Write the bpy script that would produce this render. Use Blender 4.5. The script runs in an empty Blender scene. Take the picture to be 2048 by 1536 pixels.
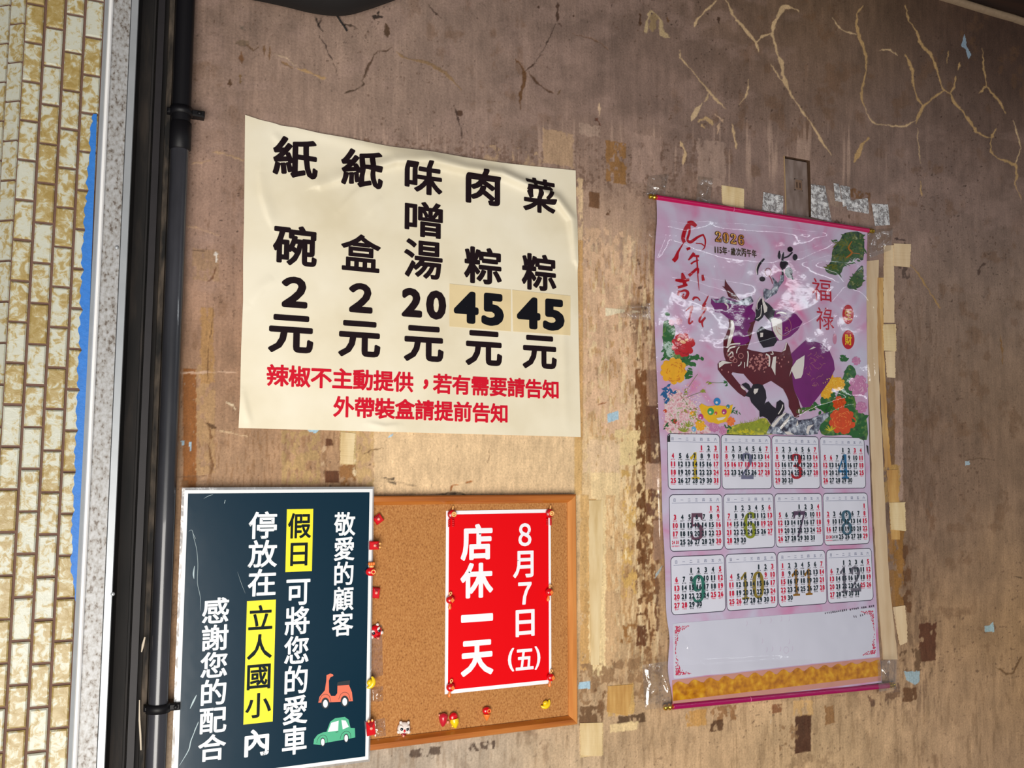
import bpy, bmesh, math, random, calendar
import numpy as np
from mathutils import Vector, Matrix

# ------------------------------------------------------------------ camera, world, lights, exposure
sc = bpy.context.scene
COL = sc.collection
F_PX = 1800.0
YAW, PITCH = math.radians(24.25), math.radians(5.90)
DIST, EYE = 1.43, 1.50
CAM = np.array([0.0, -DIST, EYE])
FWD = np.array([math.sin(YAW)*math.cos(PITCH), math.cos(YAW)*math.cos(PITCH), math.sin(PITCH)])
RGT = np.array([math.cos(YAW), -math.sin(YAW), 0.0])
UPV = np.cross(RGT, FWD)

cd = bpy.data.cameras.new('camera')
cd.sensor_width = 36.0
cd.lens = 36.0*F_PX/2048.0
cd.clip_start = 0.05
cam = bpy.data.objects.new('camera', cd)
COL.objects.link(cam)
cam.matrix_world = Matrix(((RGT[0], UPV[0], -FWD[0], CAM[0]), (RGT[1], UPV[1], -FWD[1], CAM[1]),
                           (RGT[2], UPV[2], -FWD[2], CAM[2]), (0, 0, 0, 1)))
sc.camera = cam

sc.view_settings.view_transform = 'Standard'
sc.view_settings.look = 'None'
sc.view_settings.gamma = 1.0
sc.view_settings.use_curve_mapping = False
sc.view_settings.exposure = 0.0

world = bpy.data.worlds.new('world')
sc.world = world
world.use_nodes = True
bg = world.node_tree.nodes['Background']
bg.inputs[0].default_value = (0.80, 0.88, 1.0, 1)
bg.inputs[1].default_value = 0.26


def area_light(name, loc, target, sx, sy, power, col):
    l = bpy.data.lights.new(name, 'AREA')
    l.shape = 'RECTANGLE'
    l.size, l.size_y = sx, sy
    l.energy = power
    l.color = col
    o = bpy.data.objects.new(name, l)
    COL.objects.link(o)
    o.location = loc
    o.rotation_euler = (Vector(target)-Vector(loc)).to_track_quat('-Z', 'Y').to_euler()
    return o


# daylight through the open shop front behind and to the left of the camera, and its bounce off the street
area_light('street_daylight', (-0.45, -2.3, 0.78), (0.60, 0, 1.15), 1.5, 1.1, 61, (1.0, 0.96, 0.90))
area_light('kerb_bounce', (-0.12, -1.75, 0.25), (0.45, 0, 1.2), 0.7, 0.5, 14, (1.0, 0.93, 0.82))

# unseen area light added at the right for glare on the calendar's plastic
area_light('film_glare_light', (2.9, -2.1, 2.35), (1.3, 0, 1.6), 1.2, 0.10, 3.4, (0.92, 0.97, 1.0))


# ------------------------------------------------------------------ projection helpers
def un(px, py, y=0.0):
    """point on the vertical plane at depth y seen at photo pixel (px, py)"""
    d = FWD + RGT*((px-1024.0)/F_PX) - UPV*((py-768.0)/F_PX)
    t = (y-CAM[1])/d[1]
    return CAM + d*t


def pj(X, Y, Z):
    """photo pixel of wall points (arrays)"""
    px, py, pz = X-CAM[0], Y-CAM[1], Z-CAM[2]
    w = px*FWD[0]+py*FWD[1]+pz*FWD[2]
    u = px*RGT[0]+py*RGT[1]+pz*RGT[2]
    v = px*UPV[0]+py*UPV[1]+pz*UPV[2]
    return 1024+F_PX*u/w, 768-F_PX*v/w


def lin(c):
    return tuple(((x/255.0)/12.92 if x <= 10.3 else ((x/255.0+0.055)/1.055)**2.4) for x in c)


# ------------------------------------------------------------------ object helpers
ROOT = {}


def props(o, label=None, cat=None, group=None, kind=None):
    if label: o['label'] = label
    if cat: o['category'] = cat
    if group: o['group'] = group
    if kind: o['kind'] = kind
    return o


def thing(name, loc, label, cat, group=None):
    o = bpy.data.objects.new(name, None)
    o.empty_display_size = 0.02
    COL.objects.link(o)
    o.location = tuple(float(v) for v in loc)
    ROOT[o.name] = np.array(loc, float)
    return props(o, label, cat, group)


def base_of(o):
    b = np.zeros(3)
    while o is not None:
        b = b + np.array(o.location)
        o = o.parent
    return b


def link(name, me, mat, parent=None, label=None):
    """link a mesh given in world coordinates; a child is stored relative to its parent"""
    if mat is not None:
        me.materials.append(mat)
    o = bpy.data.objects.new(name, me)
    COL.objects.link(o)
    if parent is not None:
        b = base_of(parent)
        me.transform(Matrix.Translation((-b[0], -b[1], -b[2])))
        o.parent = parent
    if label: o['label'] = label
    return o


def mesh_from(verts, faces, smooth=False):
    me = bpy.data.meshes.new('m')
    me.from_pydata([tuple(map(float, v)) for v in verts], [], faces)
    if smooth:
        me.polygons.foreach_set('use_smooth', [True]*len(me.polygons))
    me.update()
    return me


class MB:
    """collects shapes for one mesh"""
    def __init__(s):
        s.v, s.f, s.sm = [], [], []

    def add(s, vs, fs, smooth=False):
        n = len(s.v)
        s.v += [tuple(map(float, p)) for p in vs]
        s.f += [tuple(i+n for i in f) for f in fs]
        s.sm += [smooth]*len(fs)

    def box(s, x0, x1, y0, y1, z0, z1):
        vs = [(x, y, z) for x in (x0, x1) for y in (y0, y1) for z in (z0, z1)]
        s.add(vs, [(0, 1, 3, 2), (4, 6, 7, 5), (0, 4, 5, 1), (2, 3, 7, 6), (0, 2, 6, 4), (1, 5, 7, 3)])

    def bevbox(s, x0, x1, y0, y1, z0, z1, b):
        """box whose front (y0) edges are chamfered"""
        vs = [(x0, y1, z0), (x1, y1, z0), (x1, y1, z1), (x0, y1, z1),
              (x0, y0+b, z0), (x1, y0+b, z0), (x1, y0+b, z1), (x0, y0+b, z1),
              (x0+b, y0, z0+b), (x1-b, y0, z0+b), (x1-b, y0, z1-b), (x0+b, y0, z1-b)]
        fs = [(0, 1, 2, 3)]
        for a, b2 in ((0, 4), (4, 8)):
            for i in range(4):
                j = (i+1) % 4
                fs.append((a+i, a+j, b2+j, b2+i))
        fs.append((8, 11, 10, 9))
        s.add(vs, fs)

    def ell(s, c, r, nu=16, nv=10, rot=0.0):
        vs, fs = [], []
        ca, sa = math.cos(rot), math.sin(rot)
        for j in range(nv+1):
            th = math.pi*j/nv
            for i in range(nu):
                ph = 2*math.pi*i/nu
                x, y, z = r[0]*math.sin(th)*math.cos(ph), r[1]*math.sin(th)*math.sin(ph), r[2]*math.cos(th)
                vs.append((c[0]+x*ca-z*sa, c[1]+y, c[2]+x*sa+z*ca))
        for j in range(nv):
            for i in range(nu):
                k = (i+1) % nu
                fs.append((j*nu+i, j*nu+k, (j+1)*nu+k, (j+1)*nu+i))
        s.add(vs, fs, True)

    def tube(s, pts, rad, n=12, caps=True):
        pts = [np.array(p, float) for p in pts]
        rad = rad if hasattr(rad, '__len__') else [rad]*len(pts)
        vs, fs = [], []
        for i, p in enumerate(pts):
            t = pts[min(i+1, len(pts)-1)]-pts[max(i-1, 0)]
            t = t/(np.linalg.norm(t)+1e-12)
            a = np.array([0, 1.0, 0]) if abs(t[1]) < .9 else np.array([1.0, 0, 0])
            u = np.cross(t, a); u /= np.linalg.norm(u)
            w = np.cross(t, u)
            for k in range(n):
                g = 2*math.pi*k/n
                vs.append(p+(u*math.cos(g)+w*math.sin(g))*rad[i])
        for i in range(len(pts)-1):
            for k in range(n):
                q = (k+1) % n
                fs.append((i*n+k, i*n+q, (i+1)*n+q, (i+1)*n+k))
        s.add(vs, fs, True)
        if caps:
            m = len(pts)-1
            s.add(vs[:n], [tuple(range(n))[::-1]])
            s.add(vs[m*n:], [tuple(range(n))])

    def lathe(s, c, axis, prof, n=20):
        """prof: (distance along axis, radius); axis 'x','y' or 'z'"""
        vs, fs = [], []
        for t, r in prof:
            for k in range(n):
                g = 2*math.pi*k/n
                a, b = r*math.cos(g), r*math.sin(g)
                d = {'x': (t, a, b), 'y': (a, t, b), 'z': (a, b, t)}[axis]
                vs.append((c[0]+d[0], c[1]+d[1], c[2]+d[2]))
        for i in range(len(prof)-1):
            for k in range(n):
                q = (k+1) % n
                fs.append((i*n+k, i*n+q, (i+1)*n+q, (i+1)*n+k))
        s.add(vs, fs, True)

    def torus(s, c, R, r, n=24, m=10, squash=1.0):
        """ring lying in the wall plane"""
        vs, fs = [], []
        for i in range(n):
            a = 2*math.pi*i/n
            for j in range(m):
                b = 2*math.pi*j/m
                q = R+r*math.cos(b)
                vs.append((c[0]+q*math.cos(a), c[1]+r*squash*math.sin(b), c[2]+q*math.sin(a)))
        for i in range(n):
            for j in range(m):
                fs.append((i*m+j, ((i+1) % n)*m+j, ((i+1) % n)*m+(j+1) % m, i*m+(j+1) % m))
        s.add(vs, fs, True)

    def prism(s, pts, y0, y1):
        """outline in (x, z), from back y1 to front y0"""
        n = len(pts)
        s.add([(x, y0, z) for x, z in pts]+[(x, y1, z) for x, z in pts],
              [tuple(range(n)), tuple(range(2*n-1, n-1, -1))]+[(i, n+i, n+(i+1) % n, (i+1) % n) for i in range(n)])

    def build(s, name, mat, parent=None, label=None):
        me = bpy.data.meshes.new(name)
        me.from_pydata(s.v, [], s.f)
        me.polygons.foreach_set('use_smooth', s.sm)
        bm = bmesh.new(); bm.from_mesh(me)
        bmesh.ops.recalc_face_normals(bm, faces=bm.faces)
        bm.to_mesh(me); bm.free()
        me.update()
        return link(name, me, mat, parent, label)


# ------------------------------------------------------------------ materials
def nodes(name):
    m = bpy.data.materials.new(name)
    m.use_nodes = True
    nt = m.node_tree
    return m, nt, nt.nodes['Principled BSDF']


def mat(name, rgb, rough=0.6, metal=0.0, coat=0.0, spec=0.5, wave=0.0, var=0.0, vscale=60.0, grain=0.0, gscale=900.0):
    """plain material; wave = paper undulation (bump), var = tone mottling, grain = fine bump"""
    m, nt, p = nodes(name)
    c = lin(rgb)
    p.inputs['Base Color'].default_value = (*c, 1)
    p.inputs['Roughness'].default_value = rough
    p.inputs['Metallic'].default_value = metal
    p.inputs['Coat Weight'].default_value = coat
    p.inputs['Coat Roughness'].default_value = 0.08
    p.inputs['Specular IOR Level'].default_value = spec
    L = nt.links.new
    geo = nt.nodes.new('ShaderNodeNewGeometry')
    if var > 0:
        n = nt.nodes.new('ShaderNodeTexNoise')
        n.inputs['Scale'].default_value = vscale
        n.inputs['Detail'].default_value = 5
        L(geo.outputs['Position'], n.inputs['Vector'])
        mx = nt.nodes.new('ShaderNodeMix'); mx.data_type = 'RGBA'
        mx.inputs[6].default_value = (*[v*(1-var) for v in c], 1)
        mx.inputs[7].default_value = (*[min(1, v*(1+var*.6)) for v in c], 1)
        L(n.outputs['Fac'], mx.inputs[0]); L(mx.outputs[2], p.inputs['Base Color'])
    nrm = None
    for amt, sca, dist in ((wave, 9.0, 0.012), (grain, gscale, 0.0006)):
        if amt <= 0: continue
        n = nt.nodes.new('ShaderNodeTexNoise')
        n.inputs['Scale'].default_value = sca
        n.inputs['Detail'].default_value = 2
        L(geo.outputs['Position'], n.inputs['Vector'])
        b = nt.nodes.new('ShaderNodeBump')
        b.inputs['Strength'].default_value = amt
        b.inputs['Distance'].default_value = dist
        L(n.outputs['Fac'], b.inputs['Height'])
        if nrm: L(nrm, b.inputs['Normal'])
        nrm = b.outputs['Normal']
    if nrm: L(nrm, p.inputs['Normal'])
    return m


def ramp_mat(name, cols, scale=20.0, rough=0.6, detail=6.0, stretch=(1, 1, 1), bump=0.0, distort=0.0, coat=0.0, metal=0.0, lac=None):
    """noise through a colour ramp; cols: (position, rgb)"""
    m, nt, p = nodes(name)
    L = nt.links.new
    geo = nt.nodes.new('ShaderNodeNewGeometry')
    mp = nt.nodes.new('ShaderNodeMapping')
    mp.inputs['Scale'].default_value = stretch
    n = nt.nodes.new('ShaderNodeTexNoise')
    n.inputs['Scale'].default_value = scale
    n.inputs['Detail'].default_value = detail
    n.inputs['Distortion'].default_value = distort
    if lac: n.inputs['Roughness'].default_value = lac
    r = nt.nodes.new('ShaderNodeValToRGB')
    e = r.color_ramp.elements
    while len(e) < len(cols): e.new(0.5)
    for i, (pos, c) in enumerate(cols):
        e[i].position = pos
        e[i].color = (*lin(c), 1)
    L(geo.outputs['Position'], mp.inputs['Vector']); L(mp.outputs[0], n.inputs['Vector'])
    L(n.outputs['Fac'], r.inputs[0]); L(r.outputs[0], p.inputs['Base Color'])
    p.inputs['Roughness'].default_value = rough
    p.inputs['Metallic'].default_value = metal
    p.inputs['Coat Weight'].default_value = coat
    if bump > 0:
        b = nt.nodes.new('ShaderNodeBump')
        b.inputs['Strength'].default_value = bump
        b.inputs['Distance'].default_value = 0.001
        L(n.outputs['Fac'], b.inputs['Height']); L(b.outputs[0], p.inputs['Normal'])
    return m


def film_mat(name, gloss=0.12, rough=0.12, tint=(1, 1, 1), bscale=60.0, bstr=0.5, haze=0.0, patchy=0.0):
    """thin clear plastic: mostly lets light through, with a glossy skin"""
    m = bpy.data.materials.new(name)
    m.use_nodes = True
    nt = m.node_tree
    nt.nodes.clear()
    L = nt.links.new
    out = nt.nodes.new('ShaderNodeOutputMaterial')
    tr = nt.nodes.new('ShaderNodeBsdfTransparent'); tr.inputs[0].default_value = (*tint, 1)
    gl = nt.nodes.new('ShaderNodeBsdfGlossy'); gl.inputs['Roughness'].default_value = rough
    mix = nt.nodes.new('ShaderNodeMixShader'); mix.inputs[0].default_value = gloss
    geo = nt.nodes.new('ShaderNodeNewGeometry')
    n = nt.nodes.new('ShaderNodeTexNoise'); n.inputs['Scale'].default_value = bscale; n.inputs['Detail'].default_value = 3
    b = nt.nodes.new('ShaderNodeBump'); b.inputs['Strength'].default_value = bstr; b.inputs['Distance'].default_value = 0.003
    L(geo.outputs['Position'], n.inputs['Vector']); L(n.outputs['Fac'], b.inputs['Height']); L(b.outputs[0], gl.inputs['Normal'])
    L(tr.outputs[0], mix.inputs[1]); L(gl.outputs[0], mix.inputs[2])
    last = mix.outputs[0]
    if haze > 0:
        df = nt.nodes.new('ShaderNodeBsdfDiffuse'); df.inputs[0].default_value = (0.82, 0.82, 0.83, 1)
        m2 = nt.nodes.new('ShaderNodeMixShader'); m2.inputs[0].default_value = haze
        if patchy > 0:
            pn = nt.nodes.new('ShaderNodeTexNoise'); pn.inputs['Scale'].default_value = patchy; pn.inputs['Detail'].default_value = 6; pn.inputs['Roughness'].default_value = .7
            mr = nt.nodes.new('ShaderNodeMapRange')
            for k_, v_ in enumerate((.44, .58, haze*.25, min(1, haze*2.0))): mr.inputs[k_+1].default_value = v_
            L(geo.outputs['Position'], pn.inputs['Vector']); L(pn.outputs['Fac'], mr.inputs[0]); L(mr.outputs[0], m2.inputs[0])
        L(last, m2.inputs[1]); L(df.outputs[0], m2.inputs[2]); last = m2.outputs[0]
    L(last, out.inputs[0])
    return m


# ------------------------------------------------------------------ numpy noise
def vnoise(x, z, seed=0):
    xi, zi = np.floor(x).astype(np.int64), np.floor(z).astype(np.int64)
    xf, zf = x-xi, z-zi
    u, v = xf*xf*(3-2*xf), zf*zf*(3-2*zf)

    def h(a, b):
        n = (a*374761393+b*668265263+seed*974634777) & 0x7fffffff
        n = ((n ^ (n >> 13))*1274126177) & 0x7fffffff
        return ((n ^ (n >> 16)) & 0xffff)/65535.0
    return (h(xi, zi)*(1-u)+h(xi+1, zi)*u)*(1-v)+(h(xi, zi+1)*(1-u)+h(xi+1, zi+1)*u)*v


def fbm(x, z, seed=0, oct=4):
    r, a, t = 0, 0.5, 0
    for o in range(oct):
        r = r+a*vnoise(x*2**o, z*2**o, seed+o*17)
        t += a
        a *= .55
    return r/t


def sstep(a, b, x):
    t = np.clip((x-a)/(b-a), 0, 1)
    return t*t*(3-2*t)


def seg_dist(X, Y, pts):
    """distance to a polyline and the position (0..1) along it"""
    pts = np.array(pts, float)
    best = np.full(X.shape, 1e9); pos = np.zeros(X.shape)
    n = len(pts)-1
    for i in range(n):
        a, b = pts[i], pts[i+1]
        d = b-a
        t = np.clip(((X-a[0])*d[0]+(Y-a[1])*d[1])/(d@d+1e-9), 0, 1)
        q = np.hypot(X-a[0]-t*d[0], Y-a[1]-t*d[1])
        w = q < best
        best = np.where(w, q, best); pos = np.where(w, (i+t)/n, pos)
    return best, pos


# ------------------------------------------------------------------ lettering
_GL = {}


_RAW = {}


def raw_glyph(ch):
    """vertices and faces of one character, em = 1, from Blender's built-in font"""
    if ch not in _RAW:
        c = bpy.data.curves.new('glyph', 'FONT')
        c.body = ch; c.size = 1; c.resolution_u = 3
        o = bpy.data.objects.new('glyph', c)
        COL.objects.link(o)
        dg = bpy.context.evaluated_depsgraph_get()
        ev = o.evaluated_get(dg)
        m = ev.to_mesh()
        v = [(p.co.x, p.co.y) for p in m.vertices]
        f = [tuple(p.vertices) for p in m.polygons]
        ev.to_mesh_clear()
        bpy.data.objects.remove(o); bpy.data.curves.remove(c)
        _RAW[ch] = (v, f)
    return _RAW[ch]


def glyph(ch, off=0.0, joins=True):
    """the same, thickened by off on every side"""
    key = (ch, off, joins)
    if key not in _GL:
        v, f = raw_glyph(ch)
        v, f = list(v), list(f)
        if off > 0:
            cnt = {}
            for q in f:
                for i in range(len(q)):
                    e = tuple(sorted((q[i], q[(i+1) % len(q)])))
                    cnt[e] = cnt.get(e, 0)+1
            rim = [e for e, n in cnt.items() if n == 1]
            v = [(x, y, 0) for x, y in v]
            lay = 0
            for i, j in rim:
                (ax, ay, _), (bx, by, _) = v[i], v[j]
                l = math.hypot(bx-ax, by-ay)
                if l < 1e-6: continue
                nx, ny = -(by-ay)/l*off, (bx-ax)/l*off
                n = len(v)
                lay += 1
                v += [(x, y, 1+lay % 40) for x, y in ((ax+nx, ay+ny), (bx+nx, by+ny), (bx-nx, by-ny), (ax-nx, ay-ny))]
                f.append((n, n+1, n+2, n+3))
            if joins:
                for i in {k for e in rim for k in e}:
                    n = len(v)
                    lay += 1
                    v += [(v[i][0]+off*math.cos(a), v[i][1]+off*math.sin(a), 1+lay % 40) for a in [math.pi*(2*t+1)/8 for t in range(8)]]
                    f.append(tuple(range(n, n+8)))
        _GL[key] = (np.array([(p[0], p[1], p[2] if len(p) > 2 else 0) for p in v]).reshape(-1, 3), f)
    return _GL[key]


class Print:
    """flat printed shapes lying on a sheet at depth y0 (minus an optional relief h(x, z))"""
    def __init__(s, y0, h=None, lift=0.0003):
        s.y0, s.h, s.lift = y0, h, lift
        s.v, s.f, s.n = [], [], 0

    def put(s, pts, faces):
        n = len(s.v)
        s.n += 1   # overlapping shapes of one print lie a few microns apart, like layers of ink
        s.v += [(float(p[0]), float(p[1]), p[2] if len(p) > 2 else s.n % 41) for p in pts]
        s.f += [tuple(i+n for i in f) for f in faces]

    def poly(s, px, smooth=0):
        """closed outline in photo pixels"""
        if smooth: px = catmull(px, smooth, True)
        P = [un(x, y, s.y0) for x, y in px]
        s.put([(p[0], p[2]) for p in P], [tuple(range(len(P)))])

    def rect(s, x0, x1, z0, z1):
        s.put([(x0, z0), (x1, z0), (x1, z1), (x0, z1)], [(0, 1, 2, 3)])

    def disc(s, cx, cz, rx, rz, n=24, rot=0.0):
        ca, sa = math.cos(rot), math.sin(rot)
        s.put([(cx+rx*math.cos(a)*ca-rz*math.sin(a)*sa, cz+rx*math.cos(a)*sa+rz*math.sin(a)*ca)
               for a in [2*math.pi*i/n for i in range(n)]], [tuple(range(n))])

    def dpx(s, px, py, rx, ry, n=20, rot=0.0):
        """ellipse given in photo pixels"""
        s.poly([(px+rx*math.cos(a)*math.cos(rot)-ry*math.sin(a)*math.sin(rot),
                 py+rx*math.cos(a)*math.sin(rot)+ry*math.sin(a)*math.cos(rot))
                for a in [2*math.pi*i/n for i in range(n)]])

    def stroke(s, px, w, smooth=4):
        """ribbon along photo pixels; w a width or one per point"""
        w = list(w) if hasattr(w, '__len__') else [w]*len(px)
        q = catmull([(x, y, k) for (x, y), k in zip(px, w)], smooth, False) if smooth and len(px) > 1 else [(x, y, k) for (x, y), k in zip(px, w)]
        L, R = [], []
        for i, (x, y, k) in enumerate(q):
            a, b = q[max(i-1, 0)], q[min(i+1, len(q)-1)]
            dx, dy = b[0]-a[0], b[1]-a[1]
            l = math.hypot(dx, dy)+1e-9
            L.append((x-dy/l*k/2, y+dx/l*k/2)); R.append((x+dy/l*k/2, y-dx/l*k/2))
        for i in range(len(q)-1):
            s.poly([L[i], L[i+1], R[i+1], R[i]])

    def ring(s, px, py, r, w, n=20, sq=1.0):
        s.stroke([(px+r*math.cos(a), py+r*sq*math.sin(a)) for a in [2*math.pi*i/n for i in range(n+1)]], w, 0)

    def em(s, ch, cx, cz, w, h, off=0.03, joins=True):
        """character in an em box centred at (cx, cz)"""
        v, f = glyph(ch, off, joins)
        s.put([(cx+(a-.5)*w, cz+(b-.38)*h, k) for a, b, k in v], f)

    def fit(s, ch, cx, cz, w, h, off=0.03, joins=True):
        """character whose ink fills w x h around (cx, cz)"""
        v, f = glyph(ch, off, joins)
        a, b = v.min(0), v.max(0)
        if w is None: w = h*(b[0]-a[0])/(b[1]-a[1])
        s.put([(cx+((x-a[0])/(b[0]-a[0])-.5)*w, cz+((y-a[1])/(b[1]-a[1])-.5)*h, k) for x, y, k in v], f)

    def box(s, ch, x0, y0, x1, y1, off=0.03):
        """character whose ink has this bounding box in the photo"""
        cx, cy = (x0+x1)/2, (y0+y1)/2
        sl = (985-cy)/(4990-cx)
        hh = (y1-y0)-abs(sl)*(x1-x0)*.8
        c = un(cx, cy, s.y0)
        s.fit(ch, c[0], c[2], un(x1, cy, s.y0)[0]-un(x0, cy, s.y0)[0], un(cx, cy-hh/2, s.y0)[2]-un(cx, cy+hh/2, s.y0)[2], off)

    def build(s, name, m, parent, label=None, maxlen=None):
        bm = bmesh.new()
        vs = [bm.verts.new((x, -k*6e-6, z)) for x, z, k in s.v]
        for f in s.f:
            try: bm.faces.new([vs[i] for i in f])
            except ValueError: pass
        bm.normal_update()
        bmesh.ops.triangulate(bm, faces=[f for f in bm.faces if len(f.verts) > 4 or maxlen])
        if maxlen:
            for _ in range(7):
                es = [e for e in bm.edges if e.calc_length() > maxlen]
                if not es: break
                bmesh.ops.subdivide_edges(bm, edges=es, cuts=1)
                bmesh.ops.triangulate(bm, faces=[f for f in bm.faces if len(f.verts) > 3])
        bm.normal_update()
        for f in bm.faces:
            if f.normal.y > 0: f.normal_flip()
        for v in bm.verts:
            v.co.y += s.y0-s.lift
        if s.h:
            hh = s.h(np.array([v.co.x for v in bm.verts]), np.array([v.co.z for v in bm.verts]))
            for v, d in zip(bm.verts, hh): v.co.y -= d
        me = bpy.data.meshes.new(name)
        bm.to_mesh(me); bm.free()
        return link(name, me, m, parent, label)


def catmull(pts, n, closed):
    P = [np.array(p, float) for p in pts]
    m = len(P)
    out = []
    rng = range(m) if closed else range(m-1)
    for i in rng:
        if closed: a, b, c, d = P[(i-1) % m], P[i], P[(i+1) % m], P[(i+2) % m]
        else: a, b, c, d = P[max(i-1, 0)], P[i], P[i+1], P[min(i+2, m-1)]
        for k in range(n):
            t = k/n
            out.append(tuple(.5*((2*b)+(c-a)*t+(2*a-5*b+4*c-d)*t*t+(3*b-a-3*c+d)*t**3)))
    if not closed: out.append(tuple(P[-1]))
    return out


def Z(ox, oy, s, pts):
    """pixels read in an enlarged crop back to photo pixels"""
    return [(ox+x/s, oy+y/s) for x, y in pts]


for _c in '紙碗元盒味噌湯肉粽菜45２20辣椒不主動提供，若有需要請告知外帶裝前敬愛的顧客假日可將您車停放在立人國小內感謝配合店休一天8月7五':
    raw_glyph(_c)
for _c in ['1', '3', '4', '5', '6', '8', '9', '(', ')', '８', '７', '福', '祿', '生', '財', '年', '歲', '次', '丙', '午', '一', '二', '三', '四', '六']+[chr(0x1D7CE+i) for i in range(10)]:
    raw_glyph(_c)

# ------------------------------------------------------------------ back wall: stained, patched, cracked plaster
BASE = [  # photo pixel, wall colour there (darkest at the upper right), reach
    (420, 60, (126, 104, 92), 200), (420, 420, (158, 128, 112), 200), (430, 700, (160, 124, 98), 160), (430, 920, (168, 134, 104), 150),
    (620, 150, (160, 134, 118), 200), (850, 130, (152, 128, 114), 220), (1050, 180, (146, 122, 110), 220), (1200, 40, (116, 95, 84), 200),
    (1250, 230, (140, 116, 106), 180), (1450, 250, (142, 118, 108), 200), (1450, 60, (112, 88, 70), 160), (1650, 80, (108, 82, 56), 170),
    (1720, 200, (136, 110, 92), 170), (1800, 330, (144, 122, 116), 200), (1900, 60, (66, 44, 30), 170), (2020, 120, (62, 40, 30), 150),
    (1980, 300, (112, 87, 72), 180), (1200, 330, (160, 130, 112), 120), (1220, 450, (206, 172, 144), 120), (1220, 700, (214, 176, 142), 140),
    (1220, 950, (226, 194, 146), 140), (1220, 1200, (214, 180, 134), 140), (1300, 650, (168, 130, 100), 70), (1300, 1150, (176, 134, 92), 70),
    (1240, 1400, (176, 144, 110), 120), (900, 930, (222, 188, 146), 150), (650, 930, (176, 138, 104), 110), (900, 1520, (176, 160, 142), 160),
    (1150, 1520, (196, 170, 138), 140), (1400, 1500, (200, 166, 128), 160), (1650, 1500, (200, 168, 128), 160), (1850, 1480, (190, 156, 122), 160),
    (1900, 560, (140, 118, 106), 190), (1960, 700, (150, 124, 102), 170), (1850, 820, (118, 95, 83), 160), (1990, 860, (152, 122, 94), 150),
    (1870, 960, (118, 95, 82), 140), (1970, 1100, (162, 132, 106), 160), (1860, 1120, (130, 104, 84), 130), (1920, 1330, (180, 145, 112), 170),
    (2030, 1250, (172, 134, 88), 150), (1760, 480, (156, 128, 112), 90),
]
CR = (2*[0])
c6 = lambda *p: Z(1500, 0, 3.737, p)
c7 = lambda *p: Z(1000, 0, 3.737, p)
c8 = lambda *p: Z(400, 0, 3.737, p)
CREAM, OCHRE, DARK = (212, 180, 138), (192, 156, 106), (66, 44, 30)
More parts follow.
